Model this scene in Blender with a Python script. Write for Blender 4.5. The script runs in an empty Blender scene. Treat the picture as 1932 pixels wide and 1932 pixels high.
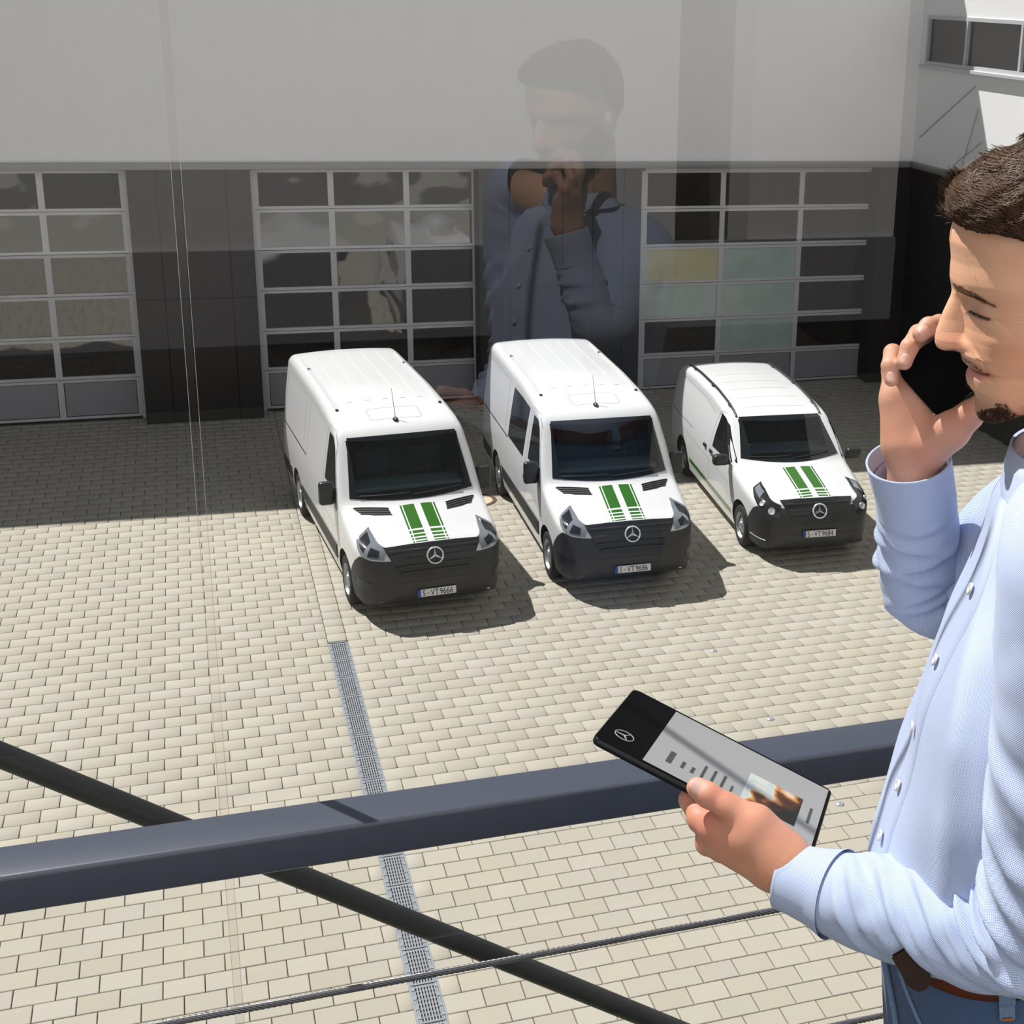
import bpy, bmesh, math, random
import numpy as np
from mathutils import Vector, Matrix
from mathutils.bvhtree import BVHTree
random.seed(7); rng = np.random.default_rng(7)
PI = math.pi
scene = bpy.context.scene
COL = scene.collection
# ------------------------------------------------------------------ camera
RM = np.array([[0.94053843, -0.33760605, 0.0375448], [-0.06924721, -0.29876597, -0.95181076], [0.33255418, 0.89261473, -0.30437915]])
FPX, CX, CY, CAM = 2745.89, 1358.08, 861.96, np.array([0, 0, 8.1])
cd = bpy.data.cameras.new('camera'); cam = bpy.data.objects.new('camera', cd); COL.objects.link(cam)
cd.sensor_width = 36; cd.lens = FPX / 1932 * 36; cd.shift_x = .5 - CX / 1932; cd.shift_y = CY / 1932 - .5
cd.clip_start = .05; cd.clip_end = 500
m4 = Matrix.Identity(4)
for i in range(3):
    m4[i][0], m4[i][1], m4[i][2], m4[i][3] = RM[0][i], -RM[1][i], -RM[2][i], CAM[i]
cam.matrix_world = m4; scene.camera = cam
# ------------------------------------------------------------------ light
w = bpy.data.worlds.new('World'); scene.world = w; w.use_nodes = True
bg = w.node_tree.nodes['Background']; bg.inputs[0].default_value = (.66, .76, .95, 1); bg.inputs[1].default_value = .10
SUN = Vector((.40, -.533, -1)).normalized()
sd = bpy.data.lights.new('sun', 'SUN'); so = bpy.data.objects.new('sun', sd); COL.objects.link(so)
sd.energy = 4.3; sd.angle = .009; sd.color = (1, .97, .925)
so.rotation_euler = SUN.to_track_quat('-Z', 'Y').to_euler(); so.location = (-10, 14, 30)
scene.view_settings.view_transform = 'Standard'; scene.view_settings.look = 'None'
scene.view_settings.gamma = 1; scene.view_settings.use_curve_mapping = False
scene.view_settings.exposure = .50
# ------------------------------------------------------------------ helpers
def ray(x, y):
    return RM.T @ np.array([(x - CX) / FPX, (y - CY) / FPX, 1.])
def onp(x, y, ax, v):
    d = ray(x, y); return CAM + d * ((v - CAM[ax]) / d[ax])
def proj(p):
    q = RM @ (np.asarray(p, float) - CAM); return CX + FPX * q[0] / q[2], CY + FPX * q[1] / q[2]
def srgb(r, g, b):
    f = lambda c: (c / 255 / 12.92) if c / 255 <= .04045 else ((c / 255 + .055) / 1.055) ** 2.4
    return (f(r), f(g), f(b), 1)
def mat(name, col, rough=.6, metal=0, noise=0, nscale=8, bump=0, bscale=60, island=0, spec=.5, coat=0, emit=None, trans=0):
    m = bpy.data.materials.new(name); m.use_nodes = True; nt = m.node_tree; N = nt.nodes; L = nt.links
    p = N['Principled BSDF']; p.inputs['Base Color'].default_value = col; p.inputs['Roughness'].default_value = rough
    p.inputs['Metallic'].default_value = metal; p.inputs['Specular IOR Level'].default_value = spec; p.inputs['Coat Weight'].default_value = coat
    tc = N.new('ShaderNodeTexCoord'); cur = None
    if noise or island:
        hs = N.new('ShaderNodeHueSaturation'); hs.inputs['Color'].default_value = col
        add = N.new('ShaderNodeMath'); add.operation = 'ADD'; add.inputs[0].default_value = 1
        if noise:
            n = N.new('ShaderNodeTexNoise'); n.inputs['Scale'].default_value = nscale; n.inputs['Detail'].default_value = 6
            mr = N.new('ShaderNodeMapRange'); mr.inputs[1].default_value = .25; mr.inputs[2].default_value = .75; mr.inputs[3].default_value = -noise; mr.inputs[4].default_value = noise
            L.new(tc.outputs['Object'], n.inputs['Vector']); L.new(n.outputs[0], mr.inputs[0]); L.new(mr.outputs[0], add.inputs[0])
        else: add.inputs[0].default_value = 0
        g = N.new('ShaderNodeNewGeometry')
        mr2 = N.new('ShaderNodeMapRange'); mr2.inputs[3].default_value = 1 - island; mr2.inputs[4].default_value = 1 + island
        L.new(g.outputs['Random Per Island'], mr2.inputs[0]); L.new(mr2.outputs[0], add.inputs[1]); L.new(add.outputs[0], hs.inputs['Value'])
        L.new(hs.outputs[0], p.inputs['Base Color'])
    if bump:
        n = N.new('ShaderNodeTexNoise'); n.inputs['Scale'].default_value = bscale; n.inputs['Detail'].default_value = 4
        b = N.new('ShaderNodeBump'); b.inputs['Strength'].default_value = bump; b.inputs['Distance'].default_value = .01
        L.new(tc.outputs['Object'], n.inputs['Vector']); L.new(n.outputs[0], b.inputs['Height']); L.new(b.outputs[0], p.inputs['Normal'])
    if emit:
        p.inputs['Emission Color'].default_value = col; p.inputs['Emission Strength'].default_value = emit
    return m
def thin_glass(name, tint, refl, rough=0.0):
    m = bpy.data.materials.new(name); m.use_nodes = True; nt = m.node_tree; N = nt.nodes; L = nt.links
    N.remove(N['Principled BSDF']); out = N['Material Output']
    t = N.new('ShaderNodeBsdfTransparent'); t.inputs[0].default_value = tint
    g = N.new('ShaderNodeBsdfGlossy'); g.inputs['Roughness'].default_value = rough
    lw = N.new('ShaderNodeFresnel'); lw.inputs[0].default_value = 1.5
    ml = N.new('ShaderNodeMath'); ml.operation = 'MULTIPLY'; ml.use_clamp = True; ml.inputs[1].default_value = refl
    mx = N.new('ShaderNodeMixShader'); L.new(lw.outputs[0], ml.inputs[0]); L.new(ml.outputs[0], mx.inputs[0])
    L.new(t.outputs[0], mx.inputs[1]); L.new(g.outputs[0], mx.inputs[2]); L.new(mx.outputs[0], out.inputs[0])
    return m
class MB:
    def __init__(s): s.v = []; s.f = []; s.m = []
    def add(s, v, f, mi=0):
        o = len(s.v); s.v += [tuple(map(float, p)) for p in v]; s.f += [tuple(o + i for i in q) for q in f]; s.m += [mi] * len(f); return s
    def box(s, a, b, mi=0):
        (x0, y0, z0), (x1, y1, z1) = a, b
        return s.add([(x0, y0, z0), (x1, y0, z0), (x1, y1, z0), (x0, y1, z0), (x0, y0, z1), (x1, y0, z1), (x1, y1, z1), (x0, y1, z1)],
                     [(0, 3, 2, 1), (4, 5, 6, 7), (0, 1, 5, 4), (1, 2, 6, 5), (2, 3, 7, 6), (3, 0, 4, 7)], mi)
    def cbox(s, a, b, c=.004, mi=0, n=None):
        bm = bmesh.new(); bmesh.ops.create_cube(bm, size=1)
        for v in bm.verts:
            v.co = Vector([(a[i] + b[i]) / 2 + v.co[i] * (b[i] - a[i]) for i in range(3)])
        bmesh.ops.bevel(bm, geom=bm.edges[:] , offset=c, segments=n or 1, affect='EDGES', profile=.5)
        bm.verts.index_update(); s.add([v.co for v in bm.verts], [[v.index for v in f.verts] for f in bm.faces], mi); bm.free(); return s
    def tube(s, pts, r, n=8, cap=True, mi=0, up=None):
        pts = [np.asarray(p, float) for p in pts]; k = len(pts); rr = r if hasattr(r, '__len__') else [r] * k
        V = []; prev = None
        for i in range(k):
            t = pts[min(i + 1, k - 1)] - pts[max(i - 1, 0)]; t = t / (np.linalg.norm(t) + 1e-12)
            if prev is None:
                a = np.array([0, 0, 1.]) if abs(t[2]) < .9 else np.array([1., 0, 0])
            else: a = prev
            u = a - t * (a @ t); u /= np.linalg.norm(u) + 1e-12; prev = u; w_ = np.cross(t, u)
            for j in range(n):
                th = 2 * PI * j / n; V.append(pts[i] + rr[i] * (math.cos(th) * u + math.sin(th) * w_))
        F = [(i * n + j, i * n + (j + 1) % n, (i + 1) * n + (j + 1) % n, (i + 1) * n + j) for i in range(k - 1) for j in range(n)]
        if cap: F += [tuple(range(n))[::-1], tuple(range((k - 1) * n, k * n))]
        return s.add(V, F, mi)
    def grid(s, P, mi=0, closeu=False, flip=False):
        P = np.asarray(P, float); a, b = P.shape[:2]
        F = []
        for i in range(a - 1):
            for j in range(b if closeu else b - 1):
                q = (i * b + j, i * b + (j + 1) % b, (i + 1) * b + (j + 1) % b, (i + 1) * b + j)
                F.append(q[::-1] if flip else q)
        return s.add(P.reshape(-1, 3), F, mi)
    def lathe(s, prof, n=24, org=(0, 0, 0), ax=(0, 0, 1), mi=0):
        ax = np.asarray(ax, float); ax /= np.linalg.norm(ax); a = np.array([1., 0, 0]) if abs(ax[0]) < .9 else np.array([0, 1., 0])
        u = a - ax * (a @ ax); u /= np.linalg.norm(u); w_ = np.cross(ax, u); org = np.asarray(org, float)
        P = [[org + ax * h + r * (math.cos(2 * PI * j / n) * u + math.sin(2 * PI * j / n) * w_) for j in range(n)] for r, h in prof]
        return s.grid(P, mi, closeu=True)
    def build(s, name, mats, parent=None, smooth=0, sub=0):
        me = bpy.data.meshes.new(name); me.from_pydata(s.v, [], s.f)
        for m_ in (mats if isinstance(mats, (list, tuple)) else [mats]): me.materials.append(m_)
        if any(s.m): me.polygons.foreach_set('material_index', s.m)
        me.validate()
        bm = bmesh.new(); bm.from_mesh(me); bmesh.ops.recalc_face_normals(bm, faces=bm.faces) if smooth >= 0 else None; bm.to_mesh(me); bm.free()
        if smooth:
            me.polygons.foreach_set('use_smooth', [True] * len(me.polygons))
            if 0 < smooth < 180: me.set_sharp_from_angle(angle=math.radians(smooth))
        me.update()
        return link(name, me, parent)
def link(name, me, parent=None):
    o = bpy.data.objects.new(name, me); COL.objects.link(o)
    if parent: o.parent = parent
    return o
def empty(name, loc=(0, 0, 0), rz=0):
    o = bpy.data.objects.new(name, None); COL.objects.link(o); o.location = loc; o.rotation_euler = (0, 0, rz); o.empty_display_size = .2; return o
def tag(o, label=None, cat=None, group=None, kind=None):
    if label: o['label'] = label
    if cat: o['category'] = cat
    if group: o['group'] = group
    if kind: o['kind'] = kind
    return o
def struct(o, label, cat): return tag(o, label, cat, kind='structure')
def star(mb, c, r, rt, ux, uz, n=28, mi=0):
    """ring with a three pointed star in the plane ux,uz"""
    c, ux, uz = (np.asarray(a, float) for a in (c, ux, uz)); nn = np.cross(ux, uz)
    pts = [c + r * (math.cos(2 * PI * k / n) * ux + math.sin(2 * PI * k / n) * uz) for k in range(n + 1)]
    mb.tube(pts, rt, 6, cap=False, mi=mi)
    for k in range(3):
        a = PI / 2 + k * 2 * PI / 3; d = math.cos(a) * ux + math.sin(a) * uz; e = -math.sin(a) * ux + math.cos(a) * uz
        mb.add([c + r * d, c - r * .2 * d * .6 + e * r * .17, c - r * .2 * d * .6 - e * r * .17, c + nn * rt * 1.2 + d * r * .05, c - nn * rt * 1.2 + d * r * .05],
               [(0, 1, 3), (0, 3, 2), (0, 4, 1), (0, 2, 4), (1, 2, 3), (1, 4, 2)], mi)
# ------------------------------------------------------------------ materials
M = {}
M['white_wall'] = mat('white_render', srgb(246, 246, 247), .85, noise=.015, nscale=1.5)
M['ledge'] = mat('grey_ledge_metal', srgb(150, 148, 147), .45, metal=.3)
M['cable'] = mat('grey_cable', srgb(178, 180, 186), .5)
M['dark_clad'] = mat('anthracite_cladding', srgb(38, 36, 36), .42, noise=.05, nscale=2, spec=.5)
M['alu'] = mat('door_aluminium', srgb(208, 209, 212), .45, metal=.2)
M['panel'] = mat('door_panel_grey', srgb(150, 150, 155), .5)
M['gasket'] = mat('black_gasket', srgb(22, 22, 24), .7)
M['stone'] = mat('beige_paving', srgb(171, 165, 153), .9, noise=.05, nscale=90, bump=.25, bscale=160, island=.045)
M['joint'] = mat('joint_sand', srgb(120, 102, 86), .95, noise=.1, nscale=30)
M['asphalt'] = mat('asphalt_bed', srgb(52, 55, 46), .95, noise=.25, nscale=6)
M['verge'] = mat('gravel_verge', srgb(140, 137, 124), .95, noise=.2, nscale=4)
M['galv'] = mat('galvanised_steel', srgb(150, 156, 164), .5, metal=.6)
M['drain_dark'] = mat('drain_shaft', srgb(26, 27, 30), .9)
M['stud'] = mat('stud_steel', srgb(205, 207, 210), .3, metal=.6)
M['iron'] = mat('cast_iron', srgb(92, 62, 50), .8, noise=.15, nscale=30)
M['concrete'] = mat('concrete', srgb(200, 184, 160), .9, noise=.06, nscale=20)
M['rail'] = mat('anthracite_rail', srgb(74, 79, 93), .34, spec=.5, bump=.02, bscale=300, coat=.3)
M['pipe'] = mat('black_pipe', srgb(32, 33, 35), .5, bump=.06, bscale=150)
M['rope'] = mat('wire_rope', srgb(120, 120, 124), .38, metal=.7)
def door_glass():
    m = bpy.data.materials.new('door_pane'); m.use_nodes = True; nt = m.node_tree; N = nt.nodes; L = nt.links
    p = N['Principled BSDF']; p.inputs['Base Color'].default_value = srgb(30, 29, 28); p.inputs['Roughness'].default_value = .03
    p.inputs['IOR'].default_value = 2.0; p.inputs['Specular IOR Level'].default_value = .6
    tc = N.new('ShaderNodeTexCoord'); n = N.new('ShaderNodeTexNoise'); n.inputs['Scale'].default_value = .9; n.inputs['Detail'].default_value = 1.5
    b = N.new('ShaderNodeBump'); b.inputs['Strength'].default_value = .25; b.inputs['Distance'].default_value = .03
    L.new(tc.outputs['Object'], n.inputs['Vector']); L.new(n.outputs[0], b.inputs['Height']); L.new(b.outputs[0], p.inputs['Normal'])
    return m
M['pane'] = door_glass()
M['glass'] = thin_glass('clear_glass', (.97, .985, .98, 1), 1.9)
# ------------------------------------------------------------------ courtyard ground
SX, RB = .166, .2414
fl = MB().add([(-9, 8.2, -.02), (15.2, 8.2, -.02), (15.2, 28.9, -.02), (-9, 28.9, -.02)], [(0, 1, 2, 3)]).build('floor', M['joint'])
struct(fl, 'beige block paving of the courtyard', 'pavement')
unseen_ground = MB().add([(-30, -30, -.03), (40, -30, -.03), (40, 8.2, -.03), (-30, 8.2, -.03)], [(0, 1, 2, 3)]).build('floor_verge', M['verge'])  # unseen ground, toned to bounce sun and set the door reflections
struct(unseen_ground, 'dark planted verge below the terrace', 'ground')
pav = []
def rowset(x0, x1, ox, oy, y0, y1):
    j0 = int(math.floor((oy - y1) / RB)); j1 = int(math.ceil((oy - y0) / RB))
    for j in range(j0, j1):
        yt = oy - RB * j; yb = yt - RB
        off = ox + (SX if j % 2 else 0)
        k = int(math.floor((x0 - off) / (2 * SX)))
        while off + 2 * SX * k < x1:
            a, b = max(x0, off + 2 * SX * k), min(x1, off + 2 * SX * (k + 1)); k += 1
            if b - a > .04: pav.append((a, b, max(yb, 8.2), min(yt, 28.5)))
rowset(-6.5, 1.31, -1.80, 12.393, 8.2, 28.5)
rowset(1.55, 14.54, 4.376, 10.565, 8.2, 28.5)
yy = 17.58
while yy < 28.3: pav.append((1.31, 1.55, yy, yy + RB)); yy += RB
def stone(mb, a, b, c, d, dz=0, g=.0045):
    a += g; b -= g; c += g; d -= g; k = .005; z = dz
    v = [(a, c, -.02), (b, c, -.02), (b, d, -.02), (a, d, -.02), (a, c, z - .004), (b, c, z - .004), (b, d, z - .004), (a, d, z - .004),
         (a + k, c + k, z), (b - k, c + k, z), (b - k, d - k, z), (a + k, d - k, z)]
    return mb.add(v, [(0, 1, 5, 4), (1, 2, 6, 5), (2, 3, 7, 6), (3, 0, 4, 7), (4, 5, 9, 8), (5, 6, 10, 9), (6, 7, 11, 10), (7, 4, 8, 11), (8, 9, 10, 11)])
def inview(p):
    x, y = proj(((p[0] + p[1]) / 2, (p[2] + p[3]) / 2, 0)); return -40 < x < 1700 and y < 1950 and not (abs(y - (1640 - .14 * x)) < 45)
near = sorted([p for p in pav if inview(p)], key=lambda p: -((p[1] - p[0]) * (p[3] - p[2])) / (np.linalg.norm(np.array([(p[0] + p[1]) / 2, (p[2] + p[3]) / 2, 0]) - CAM) ** 3))[:300]
nset = set(near); cache = {}
for p in near:
    key = (round(p[1] - p[0], 4), round(p[3] - p[2], 4)); cx_, cy_ = (p[0] + p[1]) / 2, (p[2] + p[3]) / 2
    if key not in cache:
        o = stone(MB(), -key[0] / 2, key[0] / 2, -key[1] / 2, key[1] / 2).build('paving_stone', M['stone'], fl); cache[key] = o.data
    else: o = link('paving_stone', cache[key], fl)
    o.location = (cx_, cy_, random.uniform(-.001, .001)); o.rotation_euler = (random.gauss(0, .002), random.gauss(0, .002), random.gauss(0, .003))
mb = MB()
for p in pav:
    if p not in nset: stone(mb, *p, random.uniform(-.001, .001))
tag(mb.build('paving_stones', M['stone'], fl, smooth=-1), kind='stuff')
# the stone material needs a per-object random too
nt = M['stone'].node_tree; hs = [n for n in nt.nodes if n.type == 'HUE_SAT'][0]
oi = nt.nodes.new('ShaderNodeObjectInfo'); g_ = [n for n in nt.nodes if n.type == 'NEW_GEOMETRY'][0]
ad = nt.nodes.new('ShaderNodeMath'); ad.operation = 'ADD'; fr = nt.nodes.new('ShaderNodeMath'); fr.operation = 'FRACT'
nt.links.new(oi.outputs['Random'], ad.inputs[0]); nt.links.new(g_.outputs['Random Per Island'], ad.inputs[1]); nt.links.new(ad.outputs[0], fr.inputs[0])
mr2 = [l.to_node for l in g_.outputs['Random Per Island'].links if l.to_node.type == 'MAP_RANGE'][0]
nt.links.new(fr.outputs[0], mr2.inputs[0])
hr = nt.nodes.new('ShaderNodeMapRange'); hr.inputs[3].default_value = .85; hr.inputs[4].default_value = 1.15
wn = nt.nodes.new('ShaderNodeTexWhiteNoise'); wn.noise_dimensions = '1D'; nt.links.new(fr.outputs[0], wn.inputs['W']); nt.links.new(wn.outputs[0], hr.inputs[0]); nt.links.new(hr.outputs[0], hs.inputs['Saturation'])
# drain channel
dr = empty('drainage_channel', (1.43, 13.5, 0)); tag(dr, 'long galvanised drainage channel set in the beige paving', 'drain')
MB().box((-.12, -4.2, -.1), (.12, 4.05, -.045)).build('trough', M['drain_dark'], dr)
e = MB()
for s in (-1, 1): e.box((s * .118 - .008, -4.2, -.06), (s * .118 + .008, 4.05, .003))
e.box((-.126, 4.03, -.06), (.126, 4.05, .003)); e.build('channel_edge', M['galv'], dr)
g = MB(); SL = .5
for k in range(8):
    x = -.085 + k * .17 / 7; g.box((x - .006, -SL / 2 + .008, -.02), (x + .006, SL / 2 - .008, 0))
for k in range(9):
    y = -SL / 2 + .02 + k * (SL - .04) / 8; g.box((-.105, y - .004 - (.006 if k in (0, 8) else 0), -.018), (.105, y + .004 + (.006 if k in (0, 8) else 0), -.004))
for s in (-1, 1): g.box((s * .1 - .007, -SL / 2 + .004, -.02), (s * .1 + .007, SL / 2 - .004, .001))
for s in (-1, 1):
    for yy in (-.17, -.05, .08, .2): g.box((s * .098 - .016, yy - .018, -.005), (s * .098 + .016, yy + .018, .006))
gm = None
for k in range(16):
    if gm is None: o = g.build('grating', M['galv'], dr); gm = o.data
    else: o = link('grating', gm, dr)
    o.location = (0, 3.77 - k * SL, 0)
# studs, manhole
for k, (px, py) in enumerate(((1346, 1228), (1453, 1357), (1584, 1517))):
    c = onp(px, py, 2, 0); o = MB().lathe([(0, .022), (.022, .02), (.038, .012), (.05, .003), (.052, -.01)], 20).build('road_stud', M['stud'], smooth=60); o.location = (c[0], c[1], 0)
    tag(o, ['round steel marker stud nearest the vans', 'round steel marker stud just above the tablet and rail', 'round steel marker stud below the rail beside the tablet'][k], 'stud', 'marker studs in the paving')
mh = empty('manhole_cover', (4.16, 22.45, 0)); tag(mh, 'round manhole cover with brown iron ring between the two tall vans', 'manhole')
MB().lathe([(.0, .006), (.24, .006), (.24, -.01)], 40).build('lid', M['concrete'], mh)
MB().lathe([(.24, -.01), (.242, .011), (.305, .011), (.31, -.01)], 40).build('ring', M['iron'], mh)
# ------------------------------------------------------------------ main facade
YW, YD = 28.05, 28.54
def ztop(x): return 9.29 + (max(x, -14) + 2.4) * .122
ww = MB()
xa, xb = -30, 14.54
ww.add([(xa, YW, 4.83), (xb, YW, 4.83), (xb, YW, ztop(xb)), (xa, YW, ztop(xa)), (xa, YW + .6, 4.7), (xb + .6, YW + .6, 4.7), (xb + .6, YW + .6, ztop(xb)), (xa, YW + .6, ztop(xa))],
       [(0, 1, 2, 3), (3, 2, 6, 7), (4, 7, 6, 5), (0, 4, 5, 1), (0, 3, 7, 4), (1, 5, 6, 2)])
struct(ww.build('wall_back', M['white_wall']), 'smooth white upper wall above the garage doors', 'wall')
ld = MB(); ld.cbox((-30, 27.97, 4.70), (14.46, 28.6, 4.83), .02, n=2)
struct(ld.build('trim_1', M['ledge'], smooth=40), 'grey metal ledge running above the garage doors', 'trim')
for x in (1.6, 8.05): pass
base = MB().box((-30, 28.62, -.02), (15.2, 28.75, 4.8)).build('wall_back_lower', M['gasket']); struct(base, 'dark wall behind the garage doors', 'wall')
def clad(name, label, xs, y, z0, z1, zs, axis='x'):
    root = empty(name, ((xs[0] + xs[-1]) / 2, y, 0) if axis == 'x' else (y, (xs[0] + xs[-1]) / 2, 0)); struct(root, label, 'wall')
    lx = (xs[0] + xs[-1]) / 2
    b = MB()
    if axis == 'x': b.box((xs[0] - lx, .02, 0), (xs[-1] - lx, .55, z1))
    else: b.box((.02, xs[0] - lx, 0), (.5, xs[-1] - lx, z1))
    b.build('backing', M['gasket'], root)
    for a, c in zip(xs[:-1], xs[1:]):
        for p, q in ((z0, zs - .006), (zs + .006, z1)):
            mb = MB()
            if axis == 'x': mb.cbox((a - lx + .006, 0, p), (c - lx - .006, .03, q), .003)
            else: mb.cbox((0, a - lx + .006, p), (.03, c - lx - .006, q), .003)
            mb.build('cladding_panel', M['dark_clad'], root)
    return root
clad('wall_pier_1', 'anthracite clad wall pier between the left and middle garage doors', [-.98, -.49, -.07, .69, 1.12], YW, .02, 4.7, 2.35)
clad('wall_pier_2', 'anthracite clad wall pier behind the middle van', [5.29, 5.89, 6.95, 7.57, 8.2, 8.57], YW, .02, 4.7, 2.35)
clad('wall_pier_3', 'narrow anthracite clad wall pier in the courtyard corner', [13.83, 14.2, 14.54], YW, .02, 4.7, 2.35)
clad('wall_pier_0', 'anthracite clad wall pier left of the left garage door', [-6.9, -6.1, -5.3], YW, .02, 4.7, 2.35)
def gdoor(name, label, x0, x1, mull, zs, tints=None):
    root = empty(name, ((x0 + x1) / 2, YD, 0)); struct(root, label, 'garage door'); lx = (x0 + x1) / 2; T = .045
    jb = MB()
    for s, xx in ((1, x0), (-1, x1)): jb.box((xx - lx - .02, -.03, 0), (xx - lx + .05 if s > 0 else xx - lx + .02, .06, 4.72)) if s > 0 else jb.box((xx - lx - .05, -.03, 0), (xx - lx + .02, .06, 4.72))
    jb.box((x0 - lx, -.03, zs[-1] - .01), (x1 - lx, .06, 4.72)); jb.build('door_frame', M['alu'], root)
    xs = [x0 + .05] + mull + [x1 - .05]
    for r in range(len(zs) - 1):
        a, b = zs[r] + .005, zs[r + 1] - .005; s = MB(); R_ = .052
        s.box((xs[0] - lx, 0, a), (xs[-1] - lx, .06, a + R_)); s.box((xs[0] - lx, 0, b - R_), (xs[-1] - lx, .06, b))
        for k, x in enumerate(xs):
            p, q = (x, x + .07) if k == 0 else ((x - .07, x) if k == len(xs) - 1 else (x - .055, x + .055))
            s.box((p - lx, .002, a + R_), (q - lx, .058, b - R_))
        s.build('door_section', M['alu'], root)
        for k in range(len(xs) - 1):
            p = xs[k] + (.07 if k == 0 else .055); q = xs[k + 1] - (.07 if k == len(xs) - 2 else .055)
            if r == 0:
                pm = MB(); pm.box((p - lx, .022, a + R_), (q - lx, .05, b - R_)); pm.build('infill_panel', M['panel'], root)
                gk = MB()
                for (u0, v0, u1, v1) in ((p, a + R_, q, a + R_ + .012), (p, b - R_ - .012, q, b - R_), (p, a + R_, p + .012, b - R_), (q - .012, a + R_, q, b - R_)): gk.box((u0 - lx, .018, v0), (u1 - lx, .024, v1))
                gk.build('gasket', M['gasket'], root)
            else:
                pm = MB()
                # panes are slightly bowed sheets
                ny, nz = 7, 5; P = []
                for jj in range(nz):
                    P.append([(p - lx + (q - p) * i / (ny - 1), .03 + .004 * math.sin(PI * i / (ny - 1)) * math.sin(PI * jj / (nz - 1)) * random.choice((1, 1.3)), a + R_ + (b - a - 2 * R_) * jj / (nz - 1)) for i in range(ny)])
                pm.grid(P)
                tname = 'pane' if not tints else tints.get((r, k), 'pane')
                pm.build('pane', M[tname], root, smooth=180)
    bs = MB().box((x0 - lx + .04, 0, -.02), (x1 - lx - .04, .08, zs[0] + .01)).build('bottom_seal', M['gasket'], root)
    return root
M['pane_teal'] = mat('pane_teal_sheet', srgb(176, 196, 190), .12, noise=.12, nscale=1.6, spec=.6)  # teal and yellow panes: reflections painted into the pane colour
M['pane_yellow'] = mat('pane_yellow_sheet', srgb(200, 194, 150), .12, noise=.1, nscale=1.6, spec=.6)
Z1 = [.03, .80, 1.57, 2.36, 3.13, 3.90, 4.64]
gdoor('door_1', 'left glazed sectional garage door cut by the frame edge', -5.28, -1.0, [-3.86, -2.43], Z1)
gdoor('door_2', 'middle glazed sectional garage door behind the left van', 1.15, 5.37, [2.58, 3.99], Z1)
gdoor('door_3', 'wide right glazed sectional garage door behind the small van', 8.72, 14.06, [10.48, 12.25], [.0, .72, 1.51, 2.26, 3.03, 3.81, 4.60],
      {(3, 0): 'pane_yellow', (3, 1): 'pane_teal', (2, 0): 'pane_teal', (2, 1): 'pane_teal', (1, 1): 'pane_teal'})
# ------------------------------------------------------------------ right wing
XW = 14.54
wg = MB(); zt = 11.1
wy0, wy1, wz0, wz1 = 22.1, 27.80, 6.83, 7.80
for (a, b, c, d) in ((wy1, 28.66, 4.83, zt), (-3.2, wy0, 4.83, zt), (wy0, wy1, 4.83, wz0), (wy0, wy1, wz1, zt)): wg.box((XW, a, c), (XW + .5, b, d))
struct(wg.build('wall_right', M['white_wall']), 'white upper wall of the right wing with a ribbon window', 'wall')
struct(MB().cbox((XW - .08, -3.2, 4.70), (XW + .5, 28.05, 4.83), .02, n=2).build('trim_2', M['ledge'], smooth=40), 'grey metal ledge along the right wing', 'trim')
clad('wall_right_lower', 'dark clad ground floor of the right wing behind the man', [-3.2, 2, 6, 10, 14, 18, 19.5, 21, 22.5, 24, 25.5, 26.8, 28.03], XW, .02, 4.7, 2.35, axis='y')
wi = empty('window_1', (XW, 25, wz0)); struct(wi, 'ribbon window with pale metal frame in the right wing', 'window')
f = MB(); h = wz1 - wz0
f.box((-.03, wy0 - 25, 0), (.1, wy1 - 25, .07)); f.box((-.03, wy0 - 25, h - .07), (.1, wy1 - 25, h))
for y in (wy1 - .07, 26.1, 24.05, wy0): f.box((-.03, y - 25, .07), (.1, y + .07 - 25, h - .07))
f.build('window_frame', M['alu'], wi)
MB().cbox((-.12, wy0 - 25.05, -.07), (.1, wy1 - 24.95, 0), .008).build('window_sill', M['alu'], wi)
for a, b in ((26.17, wy1 - .07), (24.12, 26.1), (wy0 + .07, 24.05)):
    MB().box((.04, a - 25, .07), (.06, b - 25, h - .07)).build('pane', M['pane'], wi)
# thin rods standing in for shadow-like lines on the wing wall
for k, (p, q) in enumerate((((1735, 259), (1840, 163)), ((1815, 312), (1846, 205)), ((1798, 312), (1853, 268)))):
    A, B = onp(*p, 0, XW - (.013, .013, .037)[k]), onp(*q, 0, XW - (.013, .013, .037)[k])
    o = MB().tube([A - B, (0, 0, 0)], .011, 8).build('bracing_cable', M['cable'], smooth=60); o.location = B
    tag(o, ['long grey bracing cable slanting across the right wing wall', 'short steep grey cable on the right wing wall above the hair', 'lowest slanting grey cable on the right wing wall above the hair'][k], 'cable', 'cables on the right wing')
# ------------------------------------------------------------------ terrace: slab, back wall, glazing, rail, brace
ZF = 6.12
struct(MB().box((-5, -3.2, ZF - .3), (4.5, 1.70, ZF)).build('floor_terrace', M['asphalt']), 'terrace floor slab the man stands on', 'floor')
struct(MB().box((-5, 1.3, -.02), (4.5, 1.6, ZF - .3)).build('wall_front_lower', M['dark_clad']), 'wall below the terrace', 'wall')
ZB = 5.0
bw = MB(); bw.box((-40, -3.6, ZB), (2.35, -3.2, 19)); bw.box((2.75, -3.6, ZB), (3.6, -3.2, 9.6)); bw.box((2.35, -3.6, 9.6), (40, -3.2, 19)); bw.box((9.5, -3.6, ZB), (40, -3.2, 9.6)); bw.box((2.35, -3.6, ZB), (9.5, -3.2, ZF - .3))  # unseen wall, made large to bounce sunlight onto facade and man
struct(bw.build('wall_front', M['white_wall']), 'white facade of the building behind the viewer', 'wall')
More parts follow.
